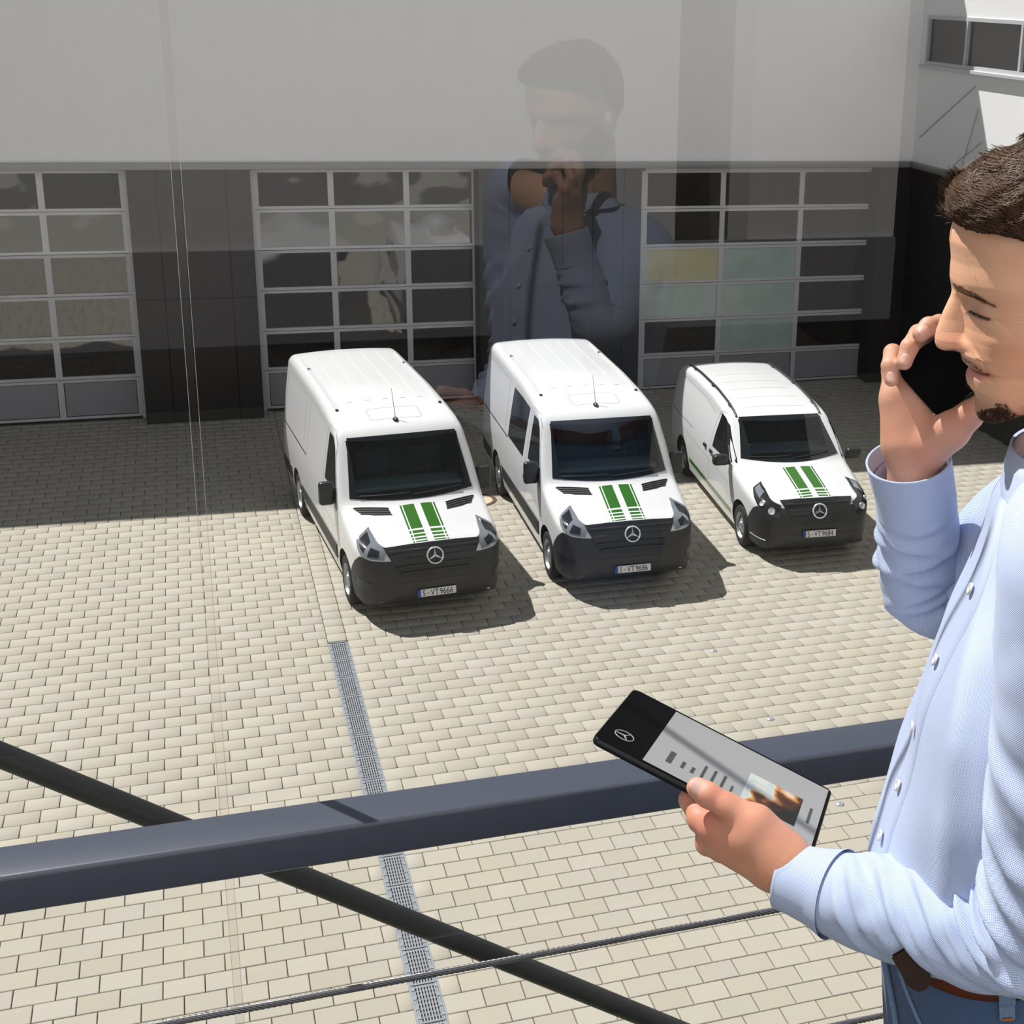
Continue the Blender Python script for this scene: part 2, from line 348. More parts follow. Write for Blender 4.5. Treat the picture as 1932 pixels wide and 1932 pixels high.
struct(MB().box((-5, -3.2, ZF), (3.6, -3.15, ZF + .3)).build('baseboard_front', M['dark_clad']), 'dark plinth at the foot of the terrace back wall', 'trim')  # dark and grey bands added so the reflected haze fades downward
struct(MB().box((-5, -3.2, ZF + .3), (3.6, -3.17, ZF + .75)).build('trim_3', M['panel']), 'grey dado band of the terrace back wall', 'trim')
struct(MB().box((-40, -3.5, -.03), (40, -3.3, ZB)).build('wall_front_base', M['dark_clad']), 'dark ground floor of the building behind the viewer', 'wall')  # unseen dark base, added to darken the upper door reflections
struct(MB().box((2.3, -3.7, ZF - .3), (9.6, -3.5, 9.7)).build('window_2', M['pane']), 'dark glazing in the facade behind the viewer', 'window')  # unseen dark sheet, added so the right of the glass reflects no haze
YG = 1.95
gw = empty('glass_screen', (0, YG, ZF)); tag(gw, 'tall clear glass screen in front of the courtyard', 'glass screen')
for a, b in ((-3.2, -1.61), (-1.603, -.0155), (-.0035, 1.58), (1.587, 3.2)):
    MB().add([(a, 0, -.3), (b, 0, -.3), (b, 0, 3.2), (a, 0, 3.2)], [(0, 1, 2, 3)]).build('glass_pane', M['glass'], gw, smooth=-1)
M['seal'] = thin_glass('clear_seal', (.975, .965, .955, 1), 1.0, .15)
M['edge'] = mat('polished_glass_edge', srgb(232, 232, 228), .2, spec=.8)
MB().box((-.0150, -.006, -.3), (-.0040, .006, 3.2)).build('joint_seal', M['seal'], gw)
for x in (-.0155, -.0040): MB().box((x, -.003, -.3), (x + .0005, .003, 3.2)).build('pane_edge', M['edge'], gw)
rl = empty('balustrade', (0, 1.745, ZF)); tag(rl, 'anthracite steel balustrade with wire rope infill', 'railing')
zr = 7.05 - ZF
MB().cbox((-2.6, -.0375, zr - .054), (3.0, .0375, zr), .006, n=3).build('handrail', M['rail'], rl, smooth=40)
for x in (-2.2, 2.6): MB().cbox((x - .03, -.03, -.25), (x + .03, .03, zr - .05), .004).build('post', M['rail'], rl)
def rope(z):
    mb = MB(); L0, L1 = -2.2, 2.6; n = 620; R = .0034
    for k in range(6):
        pts = []
        for i in range(n + 1):
            x = L0 + (L1 - L0) * i / n; a = k * PI / 3 + x * 2 * PI / .045; pts.append((x, R * math.cos(a), z + R * math.sin(a)))
        mb.tube(pts, .0019, 5, cap=False)
    return mb.build('wire_rope', M['rope'], rl, smooth=180)
c1 = onp(900, 1822, 1, 1.745)[2]; c2 = onp(1640, 1921, 1, 1.745)[2]
rope(c1 - ZF); rope(c2 - ZF)
YP = 2.37
A, B = onp(0, 1424, 1, YP), onp(840, 1765, 1, YP); d = (B - A) / np.linalg.norm(B - A)
o = MB().tube([-d * 2.4, d * 3.2], .0205, 24).build('brace_pipe', M['pipe'], smooth=60); o.location = A
tag(o, 'black round steel brace running diagonally below the rail', 'pipe')
# ------------------------------------------------------------------ vans
def car_paint():
    m = mat('white_van_paint', (.785, .795, .815, 1), .28, spec=.5, coat=.6); m.node_tree.nodes['Principled BSDF'].inputs['Coat Roughness'].default_value = .06; return m
M['paint'] = car_paint()
M['plastic'] = mat('black_bumper_plastic', srgb(44, 44, 47), .55, bump=.03, bscale=500)
M['gloss_black'] = mat('dark_mirror_plastic', srgb(36, 37, 41), .38)
M['wind'] = mat('dark_windscreen', srgb(30, 33, 38), .05, spec=.45)
M['sidewin'] = mat('dark_side_window', srgb(28, 31, 34), .05, spec=.45)
M['seam'] = mat('panel_seam', srgb(150, 153, 158), .8)
M['railgrey'] = mat('roof_rail_grey', srgb(196, 197, 198), .6)
M['groove'] = mat('dark_groove', srgb(70, 68, 66), .7)
M['tyre'] = mat('tyre_rubber', srgb(30, 30, 31), .85, bump=.1, bscale=200)
M['rim'] = mat('steel_rim', srgb(168, 170, 176), .35, metal=.5)
M['rimdark'] = mat('rim_hole', srgb(28, 28, 30), .8)
M['chrome'] = mat('chrome', srgb(226, 228, 232), .2, metal=.45)
M['lamp'] = mat('headlamp_glass', srgb(150, 156, 165), .08, metal=.35, spec=.8)
M['lampdark'] = mat('headlamp_dark', srgb(52, 54, 58), .12, metal=.3)
M['green'] = mat('green_stripe', srgb(46, 106, 22), .3, coat=.5)
M['plate'] = mat('plate_white', srgb(225, 226, 228), .45)
M['eublue'] = mat('plate_blue', srgb(30, 70, 170), .45)
M['ink'] = mat('plate_black', srgb(18, 18, 18), .5)
M['dash'] = mat('dash_grey', srgb(128, 144, 148), .8)
M['cabin'] = mat('cabin_lining', srgb(66, 71, 76), .9)
M['seat'] = mat('seat_fabric', srgb(62, 66, 72), .9)
M['windglass'] = thin_glass('tinted_windscreen', (.66, .72, .73, 1), 1.0)
M['seal_y'] = mat('plate_seal', srgb(190, 160, 110), .5)
def curve(tab, y):
    a = np.array(tab, float); return float(np.interp(y, a[:, 0], a[:, 1]))
def smooth_tab(tab, ys, k=5):
    """interpolate a table over ys with a little smoothing (PCHIP-like)"""
    a = np.array(tab, float); v = np.interp(ys, a[:, 0], a[:, 1]); return v
SPR = dict(cab=((-.775, .7, 1.41), (.775, 2.3, 2.05)), L=5.93, ft=.98, rt=4.645, R=.345,
    zt=[(0, .66), (.03, .80), (.07, .93), (.11, 1.00), (.15, 1.045), (.22, 1.075), (.35, 1.115), (.6, 1.20), (.95, 1.315), (1.03, 1.35), (1.10, 1.41), (1.68, 2.085), (1.76, 2.15), (1.86, 2.20), (2.1, 2.255), (2.6, 2.315), (3.5, 2.36), (5.55, 2.36), (5.82, 2.345), (5.9, 2.30), (5.93, 2.22)],
    zb=[(0, .40), (.05, .31), (.2, .24), (1, .24), (5.5, .28), (5.93, .36)],
    pf=[(0, .60), (.03, .74), (.07, .82), (.12, .875), (.2, .925), (.35, .965), (.7, .993), (1.1, 1), (5.6, 1), (5.85, .992), (5.93, .96)],
    ws=[(.2, .93), (.35, .975), (.5, .995), (.75, 1.005), (1.0, 1.01), (1.2, 1.0), (1.3, .99), (1.6, .955), (1.9, .915), (2.1, .885), (2.3, .85), (2.4, .84)],
    rv=[(0, .10), (.2, .13), (1.0, .12), (1.3, .09), (1.8, .13), (2.6, .17), (5.93, .17)], rh=[(0, .10), (.3, .16), (1.0, .13), (1.3, .09), (1.8, .13), (2.6, .15), (5.93, .15)],
    crown=[(0, .02), (.4, .05), (1.0, .035), (1.8, .03), (5.93, .03)], sweep=[(0, .0), (.12, .06), (.5, .12), (1.0, .20), (1.75, .12), (2.4, .03), (3.2, 0), (5.93, 0)])
VIT = dict(cab=((-.69, .8, 1.245), (.69, 2.7, 1.675)), L=5.37, ft=.95, rt=4.38, R=.325,
    zt=[(0, .62), (.03, .74), (.07, .85), (.12, .93), (.17, .975), (.25, 1.0), (.5, 1.06), (1.0, 1.15), (1.16, 1.18), (1.24, 1.215), (1.96, 1.69), (2.04, 1.735), (2.15, 1.765), (2.5, 1.82), (3.2, 1.875), (4.2, 1.885), (4.9, 1.865), (5.15, 1.82), (5.3, 1.70), (5.37, 1.5)],
    zb=[(0, .36), (.05, .28), (.2, .20), (1, .20), (5.0, .24), (5.37, .34)],
    pf=[(0, .58), (.03, .70), (.07, .78), (.12, .83), (.2, .88), (.35, .93), (.7, .975), (1.1, .995), (1.5, 1), (4.8, 1), (5.15, .985), (5.3, .96), (5.37, .90)],
    ws=[(.2, .90), (.35, .945), (.5, .962), (.75, .968), (.95, .965), (1.1, .95), (1.25, .93), (1.5, .875), (1.7, .82), (1.9, .76)],
    rv=[(0, .12), (.3, .16), (1.1, .14), (1.5, .10), (2.1, .11), (2.8, .14), (5.37, .14)], rh=[(0, .14), (.3, .2), (1.1, .16), (1.5, .1), (2.1, .11), (2.8, .13), (5.37, .13)],
    crown=[(0, .03), (.4, .06), (1.1, .04), (2.1, .035), (5.37, .035)], sweep=[(0, .02), (.12, .09), (.5, .16), (1.1, .26), (2.0, .15), (2.8, .03), (3.6, 0), (5.37, 0)])
def ease(tab, y, wdt=.05):
    return float(np.mean([curve(tab, y + k * wdt / 3) for k in (-3, -2, -1, 0, 1, 2, 3)]))
def van_body(S):
    L = S['L']
    ys = sorted(set(list(np.linspace(0, .24, 17)) + list(np.linspace(.24, 1.0, 16)) + list(np.linspace(1.0, 2.3, 34)) + list(np.linspace(2.3, L - .35, 26)) + list(np.linspace(L - .35, L, 14))))
    rows = []
    for y in ys:
        wd = min(.05, y * .5, (L - y) * .5) if y < .3 or y > L - .3 else .06
        zt, zb, pf, rv, rh, cr, sw = (ease(S[k], y, wd) for k in ('zt', 'zb', 'pf', 'rv', 'rh', 'crown', 'sweep'))
        rv = min(rv, (zt - zb) * .45); z1 = zt - cr - rv
        side = [(ease(S['ws'], zb + (z1 - zb) * t, .12) * pf, zb + (z1 - zb) * t) for t in np.linspace(0, 1, 16)]
        xe, ze = side[-1]
        bot = [(0, zb), (side[0][0] * .5, zb), (side[0][0] * .88, zb)]
        xt = xe - rh; zc = zt - cr
        cor = []
        for a in np.linspace(0, PI / 2, 8)[1:]:
            cor.append((xt + rh * math.cos(a) ** .9, z1 + (zc - z1) * math.sin(a) ** .9 if a < PI / 2 else zc))
        topp = [(xt * (1 - t), zc + cr * (1 - (1 - t) ** 2)) for t in np.linspace(0, 1, 9)[1:]]
        h = bot + side + cor + topp
        rows.append([(x, y + sw * (x / .95) ** 2 * min(1, max(0, (L - .2 - y) / 1.0)), z) for x, z in h])
    R_ = np.array(rows); full = np.concatenate([R_, R_[:, -2:0:-1] * np.array([-1, 1, 1])], 1)
    return full
def mesh_of(P):
    mb = MB().grid(P, closeu=True); n = P.shape[1]; k = P.shape[0]
    mb.f.append(tuple(range(n))); mb.f.append(tuple(range((k - 1) * n, k * n))); mb.m += [0, 0]; return mb
def bvh_of(mb): return BVHTree.FromPolygons([Vector(v) for v in mb.v], [list(f) for f in mb.f])
class Patch:
    def __init__(s, bvh): s.b = bvh
    def pt(s, mode, u, v, off):
        if mode == 'front': o, d = Vector((u, -2, v)), Vector((0, 1, 0))
        elif mode == 'left': o, d = Vector((-3, u, v)), Vector((1, 0, 0))
        elif mode == 'right': o, d = Vector((3, u, v)), Vector((-1, 0, 0))
        elif mode == 'top': o, d = Vector((u, v, 4)), Vector((0, 0, -1))
        elif mode == 'cyl':
            d = Vector((-math.sin(u), math.cos(u), 0)); o = Vector((0, 1.15, v)) - d * 4
        h, n, i, dist = s.b.ray_cast(o, d)
        if h is None: return None
        if n.dot(d) > 0: n = -n
        return h, n
    def grid(s, mode, bot, top, nu, nv, off, skirt=True, soft=True):
        def res(poly, n):
            p = np.array(poly, float); d = np.r_[0, np.cumsum(np.linalg.norm(np.diff(p, axis=0), axis=1))]; t = np.linspace(0, d[-1], n)
            return np.stack([np.interp(t, d, p[:, 0]), np.interp(t, d, p[:, 1])], 1)
        B, T = res(bot, nu), res(top, nu); G = []; GN = []
        for j in range(nv):
            t = j / (nv - 1); row = []; rn = []; last = None
            for i in range(nu):
                u, v = B[i] * (1 - t) + T[i] * t; q = s.pt(mode, u, v, off)
                if q is None: q = last if last else (Vector((u, 0, v)), Vector((0, -1, 0)))
                last = q; row.append(q[0]); rn.append(q[1])
            G.append(row); GN.append(rn)
        # normals averaged from the sampled grid for a smooth offset
        P = np.array([[list(h + n * off) for h, n in zip(r, rn)] for r, rn in zip(G, GN)])
        if not skirt: return P, None
        Q = np.array([[list(h - n * .006) for h, n in zip(r, rn)] for r, rn in zip(G, GN)])
        return P, Q
    def build(s, name, m, parent, mode, bot, top, nu=12, nv=6, off=.004, mirror=False):
        P, Q = s.grid(mode, bot, top, nu, nv, off); mb = MB(); mb.grid(P)
        a, b = P.shape[:2]; ring = [(0, i) for i in range(b)] + [(j, b - 1) for j in range(1, a)] + [(a - 1, i) for i in range(b - 2, -1, -1)] + [(j, 0) for j in range(a - 2, 0, -1)]
        rp = [P[r] for r in ring] + [P[ring[0]]]; rq = [Q[r] for r in ring] + [Q[ring[0]]]
        mb.grid([rp, rq])
        return mb.build(name, m, parent, smooth=35)
def arc(z, xs, bow=0): return [(x, z + bow * (1 - (x / xs[-1]) ** 2)) for x in xs]
def wheel(parent, x, y, R, side):
    w_ = MB(); ax = (side, 0, 0); W = .115
    w_.lathe([(R * .60, -W), (R * .9, -W), (R * .985, -W * .7), (R, 0), (R * .985, W * .7), (R * .93, W * .96), (R * .80, W * 1.04), (R * .64, W), (R * .60, W * .7)], 40, (0, 0, 0), ax)
    root = w_.build('wheel', M['tyre'], parent, smooth=50); root.location = (x, y, R)
    r = MB().lathe([(R * .64, W * .98), (R * .61, W * 1.0), (R * .585, W * .75), (R * .52, W * .55), (R * .40, W * .62), (R * .27, W * .80), (R * .2, W * .82), (R * .18, W * .95), (R * .08, W * 1.0), (0, W * 1.0)], 40, (0, 0, 0), ax)
    r.build('rim', M['rim'], root, smooth=40)
    h = MB()
    for k in range(16):
        a = 2 * PI * k / 16; c = (side * W * .64, R * .46 * math.cos(a), R * .46 * math.sin(a))
        h.lathe([(0, .006), (R * .045, .006), (R * .045, -.01)], 8, c, ax)
    tag(h.build('rim_holes', M['rimdark'], root), kind='stuff')
def text_mesh(s, size):
    c = bpy.data.curves.new('t', 'FONT'); c.body = s; c.size = size; c.extrude = .0008; c.align_x = 'LEFT'
    o = bpy.data.objects.new('t', c); COL.objects.link(o); dg = bpy.context.evaluated_depsgraph_get(); me = bpy.data.meshes.new_from_object(o.evaluated_get(dg)); bpy.data.objects.remove(o); return me
def plate(parent, y, z, txt, tilt):
    p = MB().cbox((-.26, -.006, -.055), (.26, .006, .055), .006, n=2).build('number_plate', M['plate'], parent, smooth=40); p.location = (0, y, z); p.rotation_euler = (tilt, 0, 0)
    MB().box((-.257, -.0075, -.051), (-.215, -.004, .051)).build('plate_band', M['eublue'], p)
    fr = MB()
    for b in ((-.26, .052, .26, .055), (-.26, -.055, .26, -.052), (-.26, -.055, -.257, .055), (.257, -.055, .26, .055)): fr.box((b[0], -.0072, b[1]), (b[2], 0, b[3]))
    fr.build('plate_rim', M['ink'], p)
    MB().lathe([(0, .0), (.012, 0), (.012, .003)], 14, (-.118, -.0085, -.005), (0, -1, 0)).build('plate_seal', M['seal_y'], p)
    for s, x in (('S', -.195), ('VT', -.085), (txt, .035)):
        me = text_mesh(s, .115); me.materials.append(M['ink']); o = link('plate_lettering', me, p); o.rotation_euler = (PI / 2, 0, 0); o.location = (x, -.008, -.04); o.scale = (.78, 1, 1)
def cut_wheels(o, S):
    c0, c1 = S['cab']; cs = [MB().box(c0, c1).build('cut', M['cabin'], o.parent)]
    for y in (S['ft'], S['rt']):
        for s in (-1, 1):
            c = MB().lathe([(0, -.3), (S['R'] * 1.2, -.3), (S['R'] * 1.2, .3), (0, .3)], 36, (s * .92, y, S['R'] + .01), (1, 0, 0)).build('cut', M['rimdark'], o.parent); cs.append(c)
    for c in cs:
        md = o.modifiers.new('b', 'BOOLEAN'); md.operation = 'DIFFERENCE'; md.object = c; md.solver = 'EXACT'; md.material_mode = 'TRANSFER'
    bpy.context.view_layer.update(); dg = bpy.context.evaluated_depsgraph_get(); dg.update(); me = bpy.data.meshes.new_from_object(o.evaluated_get(dg)); o.modifiers.clear(); o.data = me
    for c in cs: bpy.data.objects.remove(c)
    me.polygons.foreach_set('use_smooth', [True] * len(me.polygons)); me.set_sharp_from_angle(angle=math.radians(38))
def cabin(P, root, S, bot, top, wside):
    (x0, y0, z0), (x1, y1, z1) = S['cab']; xs = np.linspace(-1, 1, 15)
    bl = lambda t: [(bot[0] * x, bot[1] * (1 - t) + top[1] * t) for x in xs]
    P.build('windscreen', M['windglass'], root, 'front', arc(bot[1], xs * bot[0], -.02), arc(top[1], xs * top[0], .025), 25, 14, .004)
    zi0, zi1 = z0 + .012, z1 - .012; f0, f1 = (zi0 - bot[1]) / (top[1] - bot[1]), (zi1 - bot[1]) / (top[1] - bot[1]); hw0 = lambda f: bot[0] + (top[0] - bot[0]) * f
    P.build('windscreen_border', M['wind'], root, 'front', arc(bot[1], xs * bot[0], -.02), [(x * hw0(f0), zi0) for x in xs], 25, 4, .007)
    P.build('windscreen_border', M['wind'], root, 'front', [(x * hw0(f1), zi1) for x in xs], arc(top[1], xs * top[0], .025), 25, 4, .007)
    for s in (-1, 1):
        q = sorted([(s * hw0(f0), zi0), (s * (x1 - wside), zi0)]); r = sorted([(s * hw0(f1), zi1), (s * (x1 - wside), zi1)])
        P.build('windscreen_border', M['wind'], root, 'front', q, r, 5, 14, .007)
    yd = y0 + (.62 if y0 < .75 else .72); MB().cbox((x0 + .02, yd, z0 + .002), (x1 - .02, yd + .42, z0 + .07), .03, n=3).build('dashboard', M['dash'], root, smooth=50)
    sw = MB(); c = np.array([.38, yd + .50, z0 + .12]); ux, uz = np.array([1., 0, 0]), np.array([0, .55, .83]); sw.tube([c + .17 * (math.cos(a) * ux + math.sin(a) * uz) for a in np.linspace(0, 2 * PI, 25)], .014, 6, cap=False)
    for a in (0, PI, 1.5 * PI): sw.tube([c, c + .17 * (math.cos(a) * ux + math.sin(a) * uz)], .016, 6)
    sw.build('steering_wheel', M['seat'], root, smooth=60)
    for x in (-.38, .38):
        st_ = MB().cbox((x - .23, y1 - .28, z0 + .002), (x + .23, y1 - .14, z0 + (z1 - z0) * .62), .04, n=3).build('seat', M['seat'], root, smooth=50)
        MB().cbox((x - .12, y1 - .27, z0 + (z1 - z0) * .66), (x + .12, y1 - .17, z0 + (z1 - z0) * .92), .03, n=3).build('headrest', M['seat'], st_, smooth=50)
def stripes(P, root, y0, ym, y1, shift=0):
    for s in (-1, 1):
        for (a, b) in ((.045, .2), (.216, .240)):
            bars = [(ym, y1)]; yy = ym; L_ = (ym - y0); 
            for fr0, fr1 in ((.86, .66), (.56, .40), (.29, .17), (.07, .0)): bars.append((y0 + L_ * fr1, y0 + L_ * fr0))
            for q, r_ in bars:
                xs = sorted((s * a, s * b)); P.build('green_stripe', M['green'], root, 'top', [(xs[0] + shift, q), (xs[1] + shift, q)], [(xs[0] + shift, r_), (xs[1] + shift, r_)], 4, 8 if r_ - q > .2 else 2, .0015)
def seamline(P, root, mode, pts, wd=.006, m='seam'):
    p = np.array(pts, float); t = np.gradient(p, axis=0); n = np.stack([-t[:, 1], t[:, 0]], 1); n /= np.linalg.norm(n, axis=1)[:, None] + 1e-9
    P.build('panel_gap', M[m], root, mode, p - n * wd, p + n * wd, max(4, len(pts) * 4), 2, .0012)
def sprinter(label, loc, rz, txt, window2):
    root = empty('delivery_van', (loc[0], loc[1], 0), math.radians(rz)); tag(root, label, 'van', 'white vans parked in the courtyard')
    S = SPR; full = van_body(S); mb = mesh_of(full); P = Patch(bvh_of(mb)); mb.m = [1 if (sum(mb.v[i][2] for i in f) / len(f) < .33 and mb.v[f[0]][1] < 1.0) else 0 for f in mb.f]; body = mb.build('van_body', [M['paint'], M['rimdark']], root, smooth=45)
    cut_wheels(body, S)
    # glazing
    cabin(P, root, S, (.845, 1.385), (.755, 2.075), .03)
    for s, md in ((-1, 'left'), (1, 'right')):
        P.build('side_window', M['sidewin'], root, md, [(1.52, 1.43), (1.75, 1.40), (2.28, 1.38)], [(1.80, 1.96), (1.95, 2.06), (2.22, 2.06)], 10, 8, .004)
        if window2: P.build('rear_side_window', M['sidewin'], root, md, [(2.62, 1.30), (3.1, 1.30), (3.72, 1.30)], [(2.52, 2.08), (3.1, 2.10), (3.66, 2.10)], 12, 8, .004)
        P.build('side_moulding', M['plastic'], root, md, [(1.5, .46), (2.8, .46), (4.14, .46)], [(1.45, .68), (2.8, .67), (4.2, .66)], 16, 3, .014)
        P.build('side_moulding', M['plastic'], root, md, [(5.14, .46), (5.82, .46)], [(5.14, .66), (5.82, .66)], 6, 3, .014)
        # seams
        seamline(P, root, md, [(2.42, .5), (2.42, 1.0), (2.40, 1.5), (2.36, 2.0), (2.30, 2.16), (1.95, 2.14)], .005)
        seamline(P, root, md, [(1.36, .72), (1.32, 1.0), (1.36, 1.30), (1.45, 1.42), (1.78, 2.02), (1.93, 2.13)], .005)
        if not window2:
            seamline(P, root, md, [(3.72, .75), (3.72, 1.4), (3.70, 2.12)], .005)
            seamline(P, root, md, [(2.55, 2.12), (3.2, 2.14), (3.7, 2.14)], .004)
        seamline(P, root, md, [(3.98, 1.36), (3.98, 2.05), (4.05, 2.12), (5.55, 2.12), (5.64, 2.05), (5.66, 1.4)], .007)
        seamline(P, root, md, [(3.75, 1.27), (4.6, 1.27), (5.68, 1.27)], .014, 'groove')
        seamline(P, root, md, [(1.5, .93), (2.8, .93), (4.1, .93)], .004)
        P.build('door_handle', M['gloss_black'], root, md, [(2.28, 1.035), (2.40, 1.035)], [(2.28, 1.085), (2.40, 1.085)], 5, 4, .03)
        # mirror
        mr_ = MB(); mr_.cbox((.99 if s > 0 else -1.20, 1.50, 1.23), (1.20 if s > 0 else -.99, 1.62, 1.56), .045, n=4)
        mo = mr_.build('door_mirror', M['gloss_black'], root, smooth=60)
        MB().tube([(s * .90, 1.56, 1.30), (s * 1.05, 1.56, 1.30)], .045, 10).build('mirror_arm', M['gloss_black'], mo, smooth=60)
        P.build('quarter_trim', M['plastic'], root, md, [(1.40, 1.18), (1.52, 1.30)], [(1.50, 1.42), (1.62, 1.47)], 5, 5, .006)
        # head lamp: outer swept back corner, inner near the grille
        sg = s
        cylq = lambda x, y: math.atan2(-x, 0) 
        a = lambda deg: -sg * math.radians(deg)
        b_ = [(-s * math.radians(d), z) for d, z in ((31.5, .90), (40, .925), (48, .98), (55, 1.07))]
        t_ = [(-s * math.radians(d), z) for d, z in ((32, 1.025), (40, 1.065), (48, 1.115), (56.5, 1.165))]
        b2 = [(u, z) for u, z in b_]; 
        P.build('headlamp', M['lamp'], root, 'cyl', b_, t_, 12, 6, .016)
        P.build('lamp_insert', M['lampdark'], root, 'cyl', [(-s * math.radians(d), z) for d, z in ((35, .93), (41, .95))], [(-s * math.radians(d), z) for d, z in ((35.5, 1.0), (41, 1.03))], 5, 4, .020)
        P.build('lamp_insert', M['lampdark'], root, 'cyl', [(-s * math.radians(d), z) for d, z in ((44, .98), (53, 1.07))], [(-s * math.radians(d), z) for d, z in ((44, 1.06), (53.5, 1.13))], 5, 4, .020)
    # black front end
    dg_ = np.radians
    zb_t = [(-61, .60), (-58, .70), (-52, .84), (-46, .94), (-40, .91), (-31, .885), (0, .86), (31, .885), (40, .91), (46, .94), (52, .84), (58, .70), (61, .60)]
    P.build('front_bumper', M['plastic'], root, 'cyl', [(math.radians(d), .27) for d, _ in zb_t], [(math.radians(d), z) for d, z in zb_t], 60, 14, .012)
    P.build('front_grille', M['gloss_black'], root, 'front', [(-.46, .70), (-.3, .66), (0, .65), (.3, .66), (.46, .70)], [(-.64, 1.025), (-.3, 1.045), (0, 1.05), (.3, 1.045), (.64, 1.025)], 20, 10, .02)
    for z, x in ((.98, .58), (.89, .545), (.80, .51), (.72, .46)):
        pts = []
        for xx in np.linspace(-x, x, 21):
            q = P.pt('front', xx, z + .012 * (1 - (xx / x) ** 2), 0)
            if q: pts.append(q[0] + q[1] * .024)
        MB().tube(pts, .018, 6).build('grille_bar', M['plastic'], root, smooth=60)
    q = P.pt('front', 0, .90, 0); c = q[0] + q[1] * .055
    em = MB(); up = Vector((0, .35, 1)).normalized(); star(em, c, .105, .011, (1, 0, 0), up); em.build('radiator_emblem', M['chrome'], root, smooth=40)
    P.build('lower_intake', M['gloss_black'], root, 'front', [(-.42, .50), (.42, .50)], [(-.46, .60), (.46, .60)], 12, 3, .018)
    for s in (-1, 1):
        P.build('fog_lamp_recess', M['gloss_black'], root, 'cyl', [(-s * math.radians(d), z) for d, z in ((37, .50), (52, .50))], [(-s * math.radians(d), z) for d, z in ((36, .60), (50, .63))], 8, 4, .018)
        # bonnet vents
        xs = [(s * .37, .80), (s * .60, .87), (s * .76, .98)]; xt = [(s * .40, .97), (s * .62, 1.03), (s * .84, 1.12)]
        P.build('bonnet_vent', M['groove'], root, 'top', xs, xt, 8, 3, .003)
        for k in range(4):
            y = .825 + k * .042; pts = [P.pt('top', s * x, y + (x - .39) * .38, 0) for x in np.linspace(.39, .76 + k * .02, 8)]
            MB().tube([p[0] + p[1] * .006 for p in pts], .008, 6).build('vent_slat', M['gloss_black'], root, smooth=60)
    plate(root, -.035, .43, txt, -.06)
    stripes(P, root, .20, .47, .965)
    # roof
    for s in (-1, 1):
        for (y0, y1) in ((2.5, 4.66), (4.74, 5.34)):
            pts = [P.pt('top', s * .735, y, 0) for y in np.linspace(y0, y1, 12)]
            rr_ = MB().tube([p[0] + p[1] * .002 for p in pts], .019, 8).build('roof_rail', M['railgrey'], root, smooth=60)
            if y0 < 3:
                for e_ in (0, -1): MB().cbox(tuple(np.array(pts[e_][0]) - .022), tuple(np.array(pts[e_][0]) + .022), .006).build('rail_cap', M['gloss_black'], rr_)
    for x in (-.5, -.25, 0, .25, .5):
        P.build('roof_rib', M['paint'], root, 'top', [(x - .035, 2.75), (x + .035, 2.75)], [(x - .035, 5.5), (x + .035, 5.5)], 3, 24, .006)
    seamline(P, root, 'top', [(-.36, 2.05), (-.36, 2.36), (-.33, 2.40), (.33, 2.40), (.36, 2.36), (.36, 2.05), (.33, 2.02), (-.33, 2.02), (-.36, 2.05)], .004)
    q = P.pt('top', -.03, 1.98, 0)[0]
    an = MB().lathe([(.05, -.01), (.045, .015), (.02, .035), (0, .04)], 16).build('antenna_base', M['gloss_black'], root, smooth=60); an.location = q; an.scale = (.8, 1.5, 1.0)
    MB().tube([(0, 0, .02), (-.015, .10, .42)], [.006, .003], 6).build('antenna_rod', M['gloss_black'], an)
    # wipers
    for x0, x1 in ((-.72, -.05), (-.02, .66)):
        pts = [P.pt('front', x, 1.41 + .03 * (x - x0), 0) for x in np.linspace(x0, x1, 8)]
        MB().tube([p[0] + p[1] * .018 for p in pts], .009, 6).build('wiper', M['gloss_black'], root)
    for y in (S['ft'], S['rt']):
        for s in (-1, 1): wheel(root, s * .865, y, S['R'], s)
    return root
